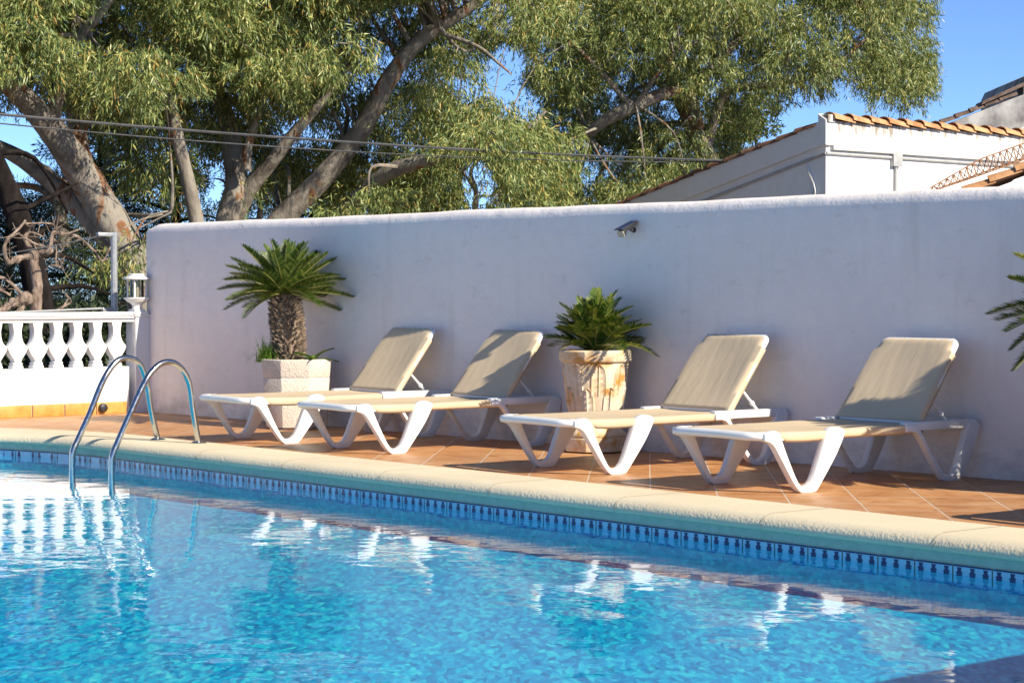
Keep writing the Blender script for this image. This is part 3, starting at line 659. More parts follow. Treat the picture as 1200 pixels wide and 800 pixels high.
def sago(loc, lab, H, Lf, nf, seed, lean=(0, 0), fall=88):
    r = random.Random(seed); root = empty('sago_palm', loc); tag(root, lab, 'palm')
    pr = fr_proto([dict(L=Lf, arch=.18, seed=seed + 1, nl=60, ll=.108, lw=.0115, vee=.75), dict(L=Lf, arch=.30, seed=seed + 2, nl=60, ll=.108, lw=.0115, vee=.75), dict(L=Lf * .95, arch=.10, seed=seed + 3, nl=58, ll=.102, lw=.0115, vee=.75), dict(L=Lf * .95, arch=.22, seed=seed + 4, nl=58, ll=.102, m='cyyellow', lw=.0115, vee=.75)])
    top = Vector((lean[0], lean[1], H))
    b = MB(); zs = np.linspace(-.05, H, 14); path = [Vector((lean[0] * max(0, z / H) ** 1.3, lean[1] * max(0, z / H) ** 1.3, z)) for z in zs]
    rad = [.098 + .016 * math.sin(PI * min(1, max(0, z / H))) - (.02 * max(0, (z / H - .8) / .2)) for z in zs]; b.tube(path, rad, 20, .03)
    n = 620
    for i in range(n):                      # old leaf bases: short upturned scales in spirals
        z = H * (i + .5) / n; th = i * 2.39996 + r.uniform(-.25, .25); z += r.uniform(-.012, .012); t = max(0, z / H); c = Vector((lean[0] * t ** 1.3, lean[1] * t ** 1.3, z)); rr = .095 + .016 * math.sin(PI * t)
        rd = Vector((math.cos(th), math.sin(th), 0)); td = Vector((-rd.y, rd.x, 0)); p = c + rd * rr; s_ = r.uniform(.8, 1.25)
        a = p - td * .014 * s_; e = p + td * .014 * s_; u = p + Vector((0, 0, .022)); tipp = p + rd * .040 * s_ + Vector((0, 0, .026 * s_)) + td * r.uniform(-.006, .006); lo = p - Vector((0, 0, .012))
        b.add([a, lo, e, u, tipp], [(0, 1, 4), (1, 2, 4), (2, 3, 4), (3, 0, 4)])
    b.build('trunk', M['cytrunk'], root, smooth=0, fix=False)
    specs = []
    for i in range(nf):
        t = i / nf; az = i * 2.39996 + r.uniform(-.12, .12); el = R(78) - R(fall) * t ** .8 + r.uniform(-.07, .07)
        specs.append((az, el, r.uniform(.88, 1.06) * (.86 if t < .2 else 1), r.uniform(-.2, .2), 3 if r.random() < .12 else r.choice([0, 1, 2] if t > .3 else [2, 0])))
    place_fronds(root, pr, top + Vector((0, 0, .01)), specs); drop(pr); return root
sago((PLX - .085, PLY - .01, .53), 'sago palm with a scaly trunk growing in the eight sided planter', .52, .54, 60, 3, (-.045, -.02), 92)
sago((10.12, -.40, .53), 'sago palm past the right edge with three dark frond tips in view', .44, .53, 60, 21, (0, 0), 118)
# trunkless cycad in the carved pot
root = empty('potted_cycad', (6.165, -.285, .66)); tag(root, 'stemless bushy cycad filling the carved stone pot', 'plant')
r = random.Random(5); pr = fr_proto([dict(L=.44, arch=.40, nl=24, ll=.098, seed=31, lw=.025, vee=.45), dict(L=.42, arch=.6, nl=24, ll=.098, seed=32, lw=.025, vee=.4), dict(L=.42, arch=.25, nl=24, ll=.095, seed=33, lw=.025, vee=.4), dict(L=.40, arch=.4, nl=28, ll=.085, seed=34, m='cyyellow', lw=.02)])
specs = []
for i in range(92):
    t = i / 92; specs.append((i * 2.39996 + r.uniform(-.25, .25), (R(86) - R(60) * t + r.uniform(-.16, .16)) if i % 16 != 5 else R(14), (r.uniform(.74, 1.06) if i % 16 != 5 else 1.12), r.uniform(-.4, .4), 3 if r.random() < .10 else r.choice([0, 1, 2])))
place_fronds(root, pr, (0, 0, 0), specs); drop(pr)
# underplanting of the left planter
gp = []; 
def tuft(name, loc, n, L, spread, lab, cat, m, w=.006, seg=4):
    V = []
    for i in range(n):
        az = random.uniform(0, 2 * PI); sp = random.uniform(.2, 1) * spread; h = L * random.uniform(.6, 1.1); o = np.array([random.gauss(0, .035), random.gauss(0, .035), 0]); d = np.array([math.cos(az), math.sin(az), 0]); wv_ = np.array([-d[1], d[0], 0]) * w / 2
        P = [o + d * sp * L * 1.1 * (t ** 1.4) + np.array([0, 0, h * (1.5 * t - 1.25 * sp * 1.3 * t * t)]) for t in np.linspace(0, 1, seg + 1)]
        for k in range(seg): 
            w0 = wv_ * (1 - k / seg * .7); w1 = wv_ * (1 - (k + 1) / seg * .95); V.append([P[k] - w0, P[k] + w0, P[k + 1] + w1, P[k + 1] - w1])
    o = quads(name, np.array(V), M[m]); o.location = loc; tag(o, lab, cat); return o
tuft('grass_tuft', (PLX - .17, PLY - .17, .525), 300, .20, 1.05, 'bright green grass tuft spilling over the planter edge', 'grass', 'grass')
lp = empty('small_plant', (PLX + .20, PLY + .02, .53)); tag(lp, 'small broad leaved plant at the foot of the palm trunk', 'plant')
for az, el, sc in ((20, 55, 1.), (60, 25, .9), (-40, 35, .8), (140, 40, .8), (-90, 45, .9), (200, 30, .9), (-140, 50, .8)):
    V = []; L = .20 * sc
    for k in range(6):
        t0, t1 = k / 6, (k + 1) / 6; wd = lambda t: .034 * sc * math.sin(PI * min(1, t * .95 + .04)) ** .8; P = lambda t: np.array([L * t, 0, -L * .5 * t * t])
        for sg in (1, -1): V.append([P(t0), P(t0) + np.array([0, sg * wd(t0), .012]), P(t1) + np.array([0, sg * wd(t1), .012]), P(t1)])
    o = quads('leaf', np.array(V), M['grass'], lp); o.rotation_euler = (Matrix.Rotation(R(az), 4, 'Z') @ Matrix.Rotation(-R(el), 4, 'Y')).to_euler()
# ------------------------------------------------------------------ solar lamp on the wall
sl = empty('solar_lamp', (6.25, -.002, 1.50)); tag(sl, 'small black solar lamp fixed high on the white wall', 'lamp')
b = MB(); b.lathe([(.028, 0), (.028, .012), (.016, .02), (.012, .06)], 16); o = b.build('mount', M['black'], sl); o.rotation_euler = (R(90), 0, 0)
hd = empty('head'); hd.parent = sl; hd.location = (-.0, -.085, .02); hd.rotation_euler = (R(24), 0, R(-8)); sl.scale = (.64,) * 3
b = MB(); b.prism([(-.055, -.0), (-.105, -.055), (-.115, -.02), (-.10, .028), (.09, .028), (.09, .005), (.0, -.02)], 0, -.05, .05); b.build('housing', M['black'], hd, bevel=.006)
b = MB(); b.prism([(-.050, -.054), (.050, -.054), (.060, -.02), (.052, .012), (-.052, .012), (-.060, -.02)], 1, -.122, -.112); o = b.build('lens', M['lens'], hd, bevel=.003); 
b = MB(); b.box((0, -.015, .036), (.145, .235, .010)); b.build('panel_frame', M['black'], hd, bevel=.002)
b = MB(); b.box((0, -.015, .0425), (.132, .222, .003)); b.build('solar_panel', M['solar'], hd)
# ------------------------------------------------------------------ houses behind the wall
def barrel(b, p, q, r, n=7, lift=0.):
    """one half-round clay tile from p to q, tapering"""
    p, q = Vector(p), Vector(q); d = (q - p).normalized(); sd = d.cross(Vector((0, 0, 1))).normalized(); up = sd.cross(d).normalized(); vs = []
    for P, rr, l in ((p, r, lift), (q, r * .84, -.0)):
        for off in (0, -.018):
            for i in range(n): a = PI * i / (n - 1); vs.append(P + sd * math.cos(a) * (rr + off) + up * (math.sin(a) * (rr + off) * .8 + l))
    fs = []
    for base in (0, n):
        for i in range(n - 1): fs.append((base + i, base + i + 1, 2 * n + base + i + 1, 2 * n + base + i))
    fs += [(i, i + 1, n + i + 1, n + i) for i in range(n - 1)]; fs += [(2 * n + i, 2 * n + i + 1, 3 * n + i + 1, 3 * n + i) for i in range(n - 1)]
    b.add(vs, fs)
hx, hy, hz = -4.344, 14.487, 3.665
h1 = empty('white_house', (hx, hy, -.45)); tag(h1, 'white rendered house with single pitch roof and orange tiled parapet', 'house')
O = Vector(h1.location); LX, LY, SLP = 9.0, 9.0, .251
Zt = hz + .45
b = MB(); b.prism([(-.06, 0), (-.06, Zt - .20), (-LX, Zt - .20 - SLP * LX), (-LX, 0)], 1, .07, LY); b.build('wall', M['house'], h1, smooth=0)
b = MB(); b.prism([(0, Zt - .38), (0, Zt), (-.16, Zt + .10), (-.16, Zt - .04), (-LX - .1, Zt - .04 - SLP * LX), (-LX - .1, Zt - .40 - SLP * LX), (-.16, Zt - .40)], 1, 0, .16); b.build('gable_fascia', M['house'], h1, bevel=.01, smooth=0)
b = MB(); b.box((-.07, LY / 2 + .165, Zt - .195), (.14, LY, .37)); b.box((-.05, .10, Zt + .02), (.16, .16, .12)); b.build('parapet', M['fascia'], h1, bevel=.012, smooth=0)
b = MB(); b.box((-.045, LY / 2 + .17, Zt - .415), (.12, LY, .07)); b.build('cornice', M['fascia'], h1, bevel=.01, smooth=0)
b = MB()
for i in range(21): barrel(b, (-.05, .12 + .43 * i, Zt - .02), (-.05, .12 + .43 * i + .50, Zt - .03), .140, lift=.035)
b.build('ridge_tiles', M['tile'], h1, fix=False)
b = MB(); nt_ = 26
for i in range(nt_):
    xa = -.20 - .36 * i; xb = xa - .40; za = Zt - .055 - SLP * -xa; zb = Zt - .055 - SLP * -xb
    barrel(b, (xb, .06, zb + random.uniform(0, .015)), (xa, .06, za + .01), .105, lift=.02)
b.build('verge_tiles', M['tile_old'], h1, fix=False)
b = MB(); vs = []
for row in range(28):
    for j in range(int(8.4 / .24)):
        yv = .28 + .24 * j; xa = -.22 - .36 * row; xb = xa - .4
        if row < 25 and j < 34: barrel(b, (xb, yv, Zt - .06 + SLP * xb), (xa, yv, Zt - .05 + SLP * xa), .095, n=5, lift=.015)
b.build('roof', M['tile_old'], h1, fix=False)
b = MB(); b.tube([(-.035, .045, Zt - .50), (-LX * .5, .045, Zt - .50 - SLP * LX * .5), (-LX, .045, Zt - .5 - SLP * LX)], .024, 8)
b.tube([(-.035, .045, Zt - .50), (-.035, LY, Zt - .52)], .024, 8); b.tube([(-.030, 1.70, Zt - .5), (-.030, 1.70, Zt - 2.5)], .024, 8)
b.build('conduit', M['conduit'], h1)
b = MB(); b.box((-.02, 1.70, Zt - .52), (.08, .22, .24)); b.build('junction_box', M['conduit'], h1, bevel=.01)
b = MB(); b.tube(spline([(-.42, .06, Zt - .62), (-.36, .05, Zt - .80), (-.28, .05, Zt - .95), (-.25, .05, Zt - 1.10), (-.31, .05, Zt - 1.14), (-.34, .05, Zt - 1.05)], 5), .014, 6); b.tube(spline([(-.40, .055, Zt - .72), (-.31, .05, Zt - .88), (-.30, .05, Zt - 1.08)], 5), .012, 6); b.build('loose_cable', M['metal_white'], h1)
tuft('roof_weed', O + Vector((-2.50, .06, Zt - .03 - SLP * 2.45)), 26, .30, .6, 'small green weed sprouting from the old roof tiles', 'weed', 'shrub', .03, 3)
# stained house further off
p0 = at(1108, 152, 44); h2 = empty('stained_house', (p0.x, p0.y, -.45)); tag(h2, 'grey stained house gable with sooty tiles rising at the right edge', 'house')
zb = p0.z + .45
def H2(u, v): return (u, v)
W2 = 2.8
b = MB(); b.prism([(0, 0), (0, zb + .10), (1.32, zb + .62), (1.60, zb + .72), (1.60, zb + .95), (1.68, zb + 1.12), (1.9, zb + 1.22), (3.4, zb + 1.22), (3.4, 0)], 1, 0, 4); o1 = b.build('wall', M['stained'], h2, smooth=0, bevel=.02)
b = MB(); b.prism([(0.5, zb - .35), (1.5, zb + .02), (3.42, zb + .72), (3.42, zb + .58), (1.5, zb - .10), (.5, zb - .45)], 1, -.12, .1); b.build('moulding', M['fascia'], h2, bevel=.01, smooth=0)
b = MB()
for i in range(5): barrel(b, (.02 + .30 * i - .1, .05, zb + .10 + .118 * i), (.02 + .30 * i + .26, .05, zb + .24 + .118 * i), .12, lift=.02)
b.build('verge_tiles', M['tile_grey'], h2, fix=False)
b = MB(); b.prism([(.72, zb + .50), (.76, zb + .58), (1.62, zb + .98), (1.62, zb + .90)], 1, -.1, .6); b.build('ridge_slab', M['tile_grey'], h2, smooth=0)
h2.rotation_euler = (0, 0, R(48.6))
# low neighbouring roof with rusty lattice
p0 = at(1146, 219, 25); h3 = empty('low_house', (p0.x, p0.y, -.45)); tag(h3, 'low white building with sunlit orange verge tiles behind the wall', 'house'); zb = p0.z + .45; h3.rotation_euler = (0, 0, R(48.6 - 10))
sl3 = .42
b = MB(); b.prism([(-.6, 0), (-.6, zb - .25 - .6 * sl3 + .12), (3.4, zb - .13 + 3.4 * sl3), (3.4, 0)], 1, .1, 4); b.build('wall', M['house'], h3, smooth=0)
b = MB()
for i in range(9): barrel(b, (-.45 + .3 * i, .12, zb - .03 + sl3 * (-.45 + .3 * i)), (-.45 + .3 * i + .36, .12, zb - .03 + sl3 * (-.45 + .3 * i + .34)), .11, lift=.025)
b.build('verge_tiles', M['tile'], h3, fix=False)
b = MB()
for rr in range(10):
    for j in range(8): barrel(b, (-.45 + .3 * rr, .36 + .24 * j, zb - .05 + sl3 * (-.45 + .3 * rr)), (-.1 + .3 * rr, .36 + .24 * j, zb - .05 + sl3 * (-.1 + .3 * rr)), .1, n=5, lift=.02)
b.build('roof', M['tile'], h3, fix=False)
la = MB(); A, B = at(1090, 224.5, 24), at(1230, 174, 24); d = (B - A); n = 18; lr = .0085
u1 = Vector((0, 0, .17)); u2 = RT * .05 - F0 * .14
def lat(P, i, w): return P + w * min(1, .25 + i * .1)
top = [lat(A + d * i / n, i, u1 * .95) for i in range(n + 1)]; bl = [A + d * i / n for i in range(n + 1)]; br = [lat(A + d * i / n, i, u2) for i in range(n + 1)]
for c in (top, bl, br): la.tube(c, lr, 6)
for i in range(n):
    m = top[i].lerp(top[i + 1], .5)
    for s0 in (bl, br): la.tube([s0[i], m], lr * .7, 5); la.tube([s0[i + 1], m], lr * .7, 5)
    la.tube([bl[i], br[i]], lr * .6, 4)
tag(la.build('lattice_girder', M['rust']), 'rusty lattice girder leaning over the low roof behind the wall', 'girder')
# ------------------------------------------------------------------ overhead cables
def cable(p, q, sag, r, lab):
    b = MB(); b.tube([p.lerp(q, t) - Vector((0, 0, 4 * sag * t * (1 - t))) for t in np.linspace(-.9, 1, 50)], r, 6); tag(b.build('power_cable', M['cable']), lab, 'cable', 'overhead cables')
e1, e2 = at(-160, 119, 24), on(853, 188.3, (0, 14.6, 0), (0, 1, 0))
cable(e1, e2, .10, .018, 'upper, thicker overhead cable crossing the trees to the white house')
cable(at(-160, 128, 24), on(851, 189.6, (0, 14.6, 0), (0, 1, 0)), .17, .0095, 'lower, thinner overhead cable hanging just under the thick one')
# ------------------------------------------------------------------ trees
GAPS = [(592, 82, 26, 36, .9), (560, 214, 22, 32, .9), (545, 105, 18, 18, .7), (15, 225, 55, 55, .97), (690, 205, 12, 26, .6), (618, 120, 16, 22, .8), (945, 160, 62, 36, .97), (1135, 60, 38, 300, 1.), (590, 20, 14, 22, .6), (640, 55, 12, 20, .5), (800, 30, 10, 14, .5)]
WIN = [(112, 232, 60, 62), (70, 175, 46, 40), (22, 130, 34, 30), (272, 225, 46, 46), (262, 150, 26, 40), (222, 215, 14, 56), (203, 140, 11, 40), (320, 190, 26, 40), (390, 195, 30, 40), (430, 130, 20, 42), (472, 65, 24, 36), (520, 20, 34, 20), (485, 200, 60, 16), (725, 132, 55, 14), (95, 30, 30, 14)]
def inside(poly, x, y):
    c = False; n = len(poly)
    for i in range(n):
        x1, y1 = poly[i]; x2, y2 = poly[(i + 1) % n]
        if (y1 > y) != (y2 > y) and x < (x2 - x1) * (y - y1) / (y2 - y1) + x1: c = not c
    return c
def gum_tree(lab, base, limbs, poly, zr, nclump, spr, m, zt, crad=(.44, .76), extra=()):
    root = empty('eucalyptus_tree', base); tag(root, lab, 'tree', 'eucalyptus trees behind the wall'); ro = Vector(base)
    b = MB(); sk = []
    for limb in limbs:
        P = [at(x, y, Z) for x, y, Z, r in limb]; rr = [q[3] for q in limb]
        S_ = spline(P, 6); k = len(S_); rad = [float(np.interp(i / (k - 1) * (len(P) - 1), range(len(P)), rr)) for i in range(k)]
        b.tube([p - ro for p in S_], rad, 14, .07); sk += [(p, q) for p, q in zip(S_, rad)]
    cl = []
    tries = 0; xs = [p[0] for p in poly]; ys = [p[1] for p in poly]
    while len(cl) < nclump and tries < 20000:
        tries += 1; x, y = random.uniform(min(xs), max(xs)), random.uniform(min(ys), max(ys))
        if not inside(poly, x, y): continue
        Z = random.uniform(*zr); bad = False
        for gx, gy, ga, gb, pr in GAPS:
            if ((x - gx) / (ga + 12)) ** 2 + ((y - gy) / (gb + 12)) ** 2 < 1 and random.random() < pr: bad = True; break
        if not bad and Z < zt + .3:
            for gx, gy, ga, gb in WIN:
                if ((x - gx) / (ga + 22)) ** 2 + ((y - gy) / (gb + 24)) ** 2 < 1: bad = True; break
        if bad: continue
        cl.append((at(x, y, Z), random.uniform(*crad)))
    n_low = len(cl); x0, x1 = min(xs) + 10, max(xs) - 30
    for i in range(nclump // 3):          # the crown above the frame: larger, coarser clumps (it shades the rest and mirrors in the pool)
        y = random.uniform(-650, -240); k = 1 - .25 * ((-y - 240) / 410); xm = (x0 + x1) / 2
        cl.append((at(xm + (random.uniform(x0, x1) - xm) * k, y, random.uniform(*zr)), random.uniform(1.0, 1.35)))
    cl += [(at(x, y, Z), rc) for x, y, Z, rc in extra]
    SP = np.array([[*p] for p, q in sk]); V = []
    for ci, (c, rc) in enumerate(cl):
        up_ = n_low <= ci < n_low + nclump // 3
        # branchlet from the nearest limb to the clump
        j = int(np.argmin(np.linalg.norm((SP - np.array(c)) * np.array([1, 1, .8]), axis=1))); p = Vector(SP[j]); q = c + Vector((0, 0, rc * .3))
        dl = (q - p).length
        if dl < 4.0:
            mid = p.lerp(q, .5) + Vector((random.gauss(0, .15), random.gauss(0, .15), .10 * dl + random.gauss(0, .1)))
            S_ = spline([p - ro, mid - ro, q - ro], 4); r0 = min(sk[j][1] * .55, .018 + .016 * dl); b.tube(S_, list(np.linspace(r0, .010, len(S_))), 6, .08)
        ns = int(spr * (rc / .65) ** 2 * (.30 if up_ else 1))
        o = rng.normal(size=(ns, 3)); o = unit(o) * (rng.uniform(.35, 1, size=(ns, 1)) ** .6); o[:, 2] = o[:, 2] * .75 + .12
        org = np.array(c) + o * rc * np.array([1.1, 1.1, .85])
        d = unit(o * np.array([.8, .8, .35]) + np.array([0, 0, -.55]) + rng.normal(size=(ns, 3)) * .35)
        nl = 24; t = rng.uniform(.05, 1, size=(ns, nl, 1)); Ls = rng.uniform(.16, .36, size=(ns, 1, 1))
        pos = org[:, None, :] + d[:, None, :] * t * Ls + np.array([0, 0, -1.]) * .10 * t * t + rng.normal(size=(ns, nl, 3)) * .035
        ld = d[:, None, :] * .50 + np.array([0, 0, -.72]) + rng.normal(size=(ns, nl, 3)) * .52
        pos = pos.reshape(-1, 3); ld = ld.reshape(-1, 3)
        kk = 1.8 if up_ else 1.
        V.append(leaves(pos, ld, rng.uniform(.075, .155, len(pos)) * kk, rng.uniform(.012, .024, len(pos)) * kk))
    b.build('trunk', M['bark'], root, smooth=60, fix=False)
    V = np.concatenate(V)
    # thin the openings where sky shows through
    X, Y = px_of(V[:, 0]); keep = np.ones(len(V), bool)
    for gx, gy, ga, gb, pr in GAPS:
        q = ((X - gx) / ga) ** 2 + ((Y - gy) / gb) ** 2; keep &= ~((q < 1) & (rng.uniform(size=len(V)) < pr * np.clip(1.6 * (1 - q) + .35, 0, 1)))
    dz = (V[:, 0] - np.array(CAM)) @ np.array(FW)
    for gx, gy, ga, gb in WIN:
        q = ((X - gx) / (ga * 1.15)) ** 2 + ((Y - gy) / (gb * 1.15)) ** 2; keep &= ~((q < 1) & (dz < zt + .4) & (rng.uniform(size=len(V)) < .9))
    V = V[keep] - np.array(base)
    quads('crown', V, M[m], root); return len(V)
tot = 0
A_ = [[(178, 400, 30, .30), (168, 330, 30, .27), (140, 275, 30, .25), (108, 222, 30, .235), (75, 170, 29.7, .21), (38, 125, 29.4, .17), (-10, 80, 29, .13), (-60, 20, 29, .08), (-90, -80, 29, .04)],
      [(150, 300, 30.2, .20), (118, 268, 30.3, .17), (86, 236, 30.4, .15), (50, 204, 30.4, .13), (10, 178, 30.3, .11), (-60, 150, 30, .07)],
      [(108, 222, 30.1, .17), (95, 185, 30.6, .15), (88, 130, 31, .12), (80, 70, 31, .10), (100, 20, 31, .08), (140, -60, 31, .05)],
      [(60, 150, 29.6, .10), (82, 60, 29.2, .085), (118, 14, 29, .07), (170, -60, 29, .04)],
      [(150, 252, 30.4, .03), (195, 250, 29.5, .032), (202, 225, 29.3, .025), (200, 180, 29.2, .012)],
      [(75, 290, 31.5, .10), (70, 245, 31.5, .08), (48, 222, 31.5, .055), (10, 217, 31.4, .04), (-40, 222, 31.3, .03)]]
tot += gum_tree('leaning eucalyptus with thick pale trunk at the far left', at(178, 400, 30) * 1, A_, [(-110, -260), (250, -260), (245, 60), (225, 190), (205, 215), (150, 215), (135, 120), (-20, 110), (-110, 120)], (27.6, 34.), 125, 92, 'gum', 30, extra=[(128, 285, 28.9, .30), (150, 300, 28.8, .28), (112, 300, 29.0, .26), (160, 275, 29, .25)])
B_ = [[(262, 420, 33, .22), (262, 300, 33, .20), (268, 255, 33, .19), (276, 215, 33, .17), (270, 160, 33.2, .15), (256, 110, 33.4, .13), (240, 60, 33.5, .10), (215, -40, 33.5, .07), (200, -160, 33.5, .03)],
      [(235, 300, 31.2, .115), (230, 258, 31.2, .11), (221, 215, 31.1, .10), (206, 150, 31, .09), (198, 95, 31, .075), (205, 40, 31, .05), (215, -60, 31, .02)],
      [(272, 260, 33.2, .15), (292, 222, 33, .13), (318, 190, 32.8, .11), (350, 150, 32.6, .09), (385, 110, 32.5, .06), (420, 60, 32.5, .03)],
      [(300, 300, 33.8, .22), (330, 257, 33.6, .19), (384, 202, 33.4, .165), (428, 145, 33.2, .15), (455, 95, 33, .135), (492, 48, 32.8, .115), (560, 2, 32.5, .085), (640, -60, 32, .04)],
      [(395, 260, 33.6, .13), (436, 216, 33, .125), (470, 196, 32.6, .12), (528, 181, 32.2, .085), (600, 165, 32, .05), (640, 130, 32, .02)],
      [(288, 200, 32.6, .09), (292, 165, 32.5, .07), (310, 110, 32.4, .05), (318, 40, 32.4, .02)],
      [(520, 40, 32.6, .04), (560, 55, 32.3, .03), (585, 75, 32, .02), (600, 88, 32, .01)], [(515, 32, 32.5, .035), (545, 60, 32.8, .025), (580, 40, 33, .012)],
      [(552, 290, 35, .06), (558, 230, 35, .045), (552, 200, 35, .03), (570, 180, 35, .018)], [(556, 222, 35, .03), (540, 196, 35, .015), (530, 170, 35, .008)]]
tot += gum_tree('multi stemmed eucalyptus with rust coloured bark in the middle', at(262, 420, 33), B_, [(215, -260), (640, -260), (640, 120), (625, 250), (360, 250), (330, 235), (250, 235), (215, 150)], (30.2, 37.), 205, 92, 'gum', 33, extra=[(520, 215, 35.5, .5), (505, 175, 36, .5), (600, 235, 35.5, .5), (610, 190, 36, .45), (640, 215, 36, .5), (655, 165, 36.5, .5), (520, 125, 35, .5), (480, 240, 35, .45), (590, 150, 36.5, .45), (545, 160, 36, .4)])
C_ = [[(850, 420, 40, .26), (845, 260, 40, .24), (830, 190, 40, .2), (800, 120, 40, .16), (770, 40, 40, .13), (740, -60, 40, .09), (720, -180, 40, .04)],
      [(690, 160, 39.0, .06), (700, 148, 38.8, .10), (740, 125, 38.6, .13), (800, 108, 39, .11), (820, 150, 39.5, .1)], [(828, 170, 40, .12), (850, 110, 39.6, .085), (900, 100, 39.3, .065), (950, 90, 39.1, .05), (985, 72, 39, .03), (1020, 40, 39, .015)],
      [(800, 120, 40, .10), (880, 30, 40, .075), (950, -40, 40, .05), (1000, -120, 40, .02)], [(740, 125, 38.6, .06), (700, 80, 38.2, .045), (665, 40, 38, .03), (640, -20, 38, .015)], [(745, 122, 38.5, .05), (790, 65, 38, .035), (830, 45, 37.8, .02)]]
tot += gum_tree('wide eucalyptus with dense rounded crown rising beyond the white house', at(850, 420, 40), C_, [(610, -260), (1040, -260), (1075, 0), (1080, 95), (1050, 118), (975, 100), (905, 108), (880, 165), (800, 240), (585, 245)], (37.6, 45.), 205, 86, 'gum2', 38.7, (.48, .82))
print('gum leaves', tot)
def mass_tree(name, lab, cat, base, H, rx, trunk_r, n, m, L, W, seed, z0=.15, lean=(0, 0), tm='pinebark', group=None, nb=26):
    rg = np.random.default_rng(seed); root = empty(name, base); tag(root, lab, cat, group); b = MB()
    top = Vector((lean[0], lean[1], H)); S_ = spline([Vector((0, 0, 0)), top * .35 + Vector((.06, .0, 0)), top * .7, top], 5); b.tube(S_, list(np.linspace(trunk_r, .02, len(S_))), 10, .08)
    cs = []
    for i in range(nb):
        t = z0 + (1 - z0) * (i + .5) / nb; th = i * 2.39996; rad = rx * (1.05 - .75 * t) * rg.uniform(.5, 1.05); p = top * t; c = p + Vector((math.cos(th) * rad, math.sin(th) * rad, .1 * H * rg.uniform(-.3, .5)))
        b.tube(spline([p * .97, p.lerp(c, .6) + Vector((0, 0, .06)), c], 3), list(np.linspace(max(.012, trunk_r * .28), .008, 7)), 5, .1); cs.append(c); cs.append(p.lerp(c, .55) + Vector((0, 0, .1)))
    b.build('trunk', M[tm], root, smooth=60, fix=False)
    k = n // len(cs); V = []
    for c in cs:
        rc = rx * rg.uniform(.18, .34); o = unit(rg.normal(size=(k, 3))) * rg.uniform(.2, 1, size=(k, 1)) ** .5
        V.append(leaves(np.array(c) + o * rc * np.array([1, 1, .6]), o + rg.normal(size=(k, 3)) * .5, rg.uniform(.7, 1.2, k) * L, rg.uniform(.7, 1.2, k) * W))
    quads('crown', np.concatenate(V), M[m], root); return root
gz = -.45
def gpt(x, Z): p = at(x, 380, Z); return Vector((p.x, p.y, gz))
# dark leaning pine at the far left: its bare trunk shows
pn = empty('pine_tree', gpt(62, 27)); tag(pn, 'dark leaning pine trunk behind the bare vine at the left edge', 'tree'); o_ = Vector(pn.location)
b = MB(); tp = [o_] + [at(x, y, Z) for x, y, Z in ((50, 375, 27), (38, 310, 27), (20, 250, 27), (2, 205, 27), (-25, 150, 27), (-60, 70, 27), (-90, -60, 27))]
S_ = spline(tp, 5); b.tube([p - o_ for p in S_], list(np.linspace(.20, .08, len(S_))), 12, .12)
brs = []
for (x0, y0), pts in (((30, 285), [(70, 262), (100, 290)]), ((20, 250), [(60, 230), (90, 215)]), ((-10, 180), [(40, 185), (80, 250)]), ((35, 300), [(75, 300), (110, 320)]), ((10, 225), [(-20, 240), (-50, 260)]), ((45, 340), [(95, 335), (130, 345)])):
    P = [at(x0, y0, 27)] + [at(x, y, 27.6 + .8 * k) for k, (x, y) in enumerate(pts)]; S_ = spline(P, 5); b.tube([p - o_ for p in S_], list(np.linspace(.05, .012, len(S_))), 6, .12); brs += P[1:]
b.build('trunk', M['pinebark'], pn, smooth=60, fix=False)
V = []
for i in range(60):
    x, y = random.choice([(random.uniform(50, 110), random.uniform(205, 300)), (random.uniform(0, 165), random.uniform(285, 370)), (random.uniform(-70, 10), random.uniform(270, 370))]); c = np.array(at(x, y, random.uniform(31.2, 33.5)) - o_)
    k = 330; o = unit(rng.normal(size=(k, 3))) * rng.uniform(.1, 1, size=(k, 1)) ** .6
    V.append(leaves(c + o * np.array([.32, .32, .2]), o + rng.normal(size=(k, 3)) * .6, rng.uniform(.05, .10, k), rng.uniform(.006, .012, k)))
quads('crown', np.concatenate(V), M['pine'], pn)
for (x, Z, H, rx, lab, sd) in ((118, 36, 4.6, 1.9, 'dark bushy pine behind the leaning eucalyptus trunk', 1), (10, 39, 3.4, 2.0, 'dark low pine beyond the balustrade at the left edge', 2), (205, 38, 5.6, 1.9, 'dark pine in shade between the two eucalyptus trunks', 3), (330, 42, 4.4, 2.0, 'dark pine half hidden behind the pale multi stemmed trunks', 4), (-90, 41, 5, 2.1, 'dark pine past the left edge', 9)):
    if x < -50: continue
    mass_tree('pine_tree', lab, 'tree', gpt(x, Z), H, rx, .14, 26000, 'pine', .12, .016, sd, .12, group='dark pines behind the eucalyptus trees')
for (x, Z, H, rx, lab, sd) in ((395, 40, 3.9, 1.3, 'bright yellow green bush just above the wall, left of middle', 5), (850, 44, 5.2, 1.2, 'yellow green bush beside the tiled roof of the white house', 6), (885, 52, 6.0, 1.3, 'small grey green tree in the gap left of the white house', 7), (470, 43, 3.6, 1.5, 'olive bush peeping over the middle of the wall', 8)):
    mass_tree('bush', lab, 'bush', gpt(x, Z), H, rx, .06, 12000, 'shrub', .11, .04, sd, .3, tm='vine')
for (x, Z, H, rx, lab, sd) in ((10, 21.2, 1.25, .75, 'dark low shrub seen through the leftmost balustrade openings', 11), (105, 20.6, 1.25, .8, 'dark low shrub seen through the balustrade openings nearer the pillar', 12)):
    mass_tree('shrub', lab, 'shrub', gpt(x, Z), H, rx, .04, 9000, 'pine', .09, .035, sd, .1, tm='vine')
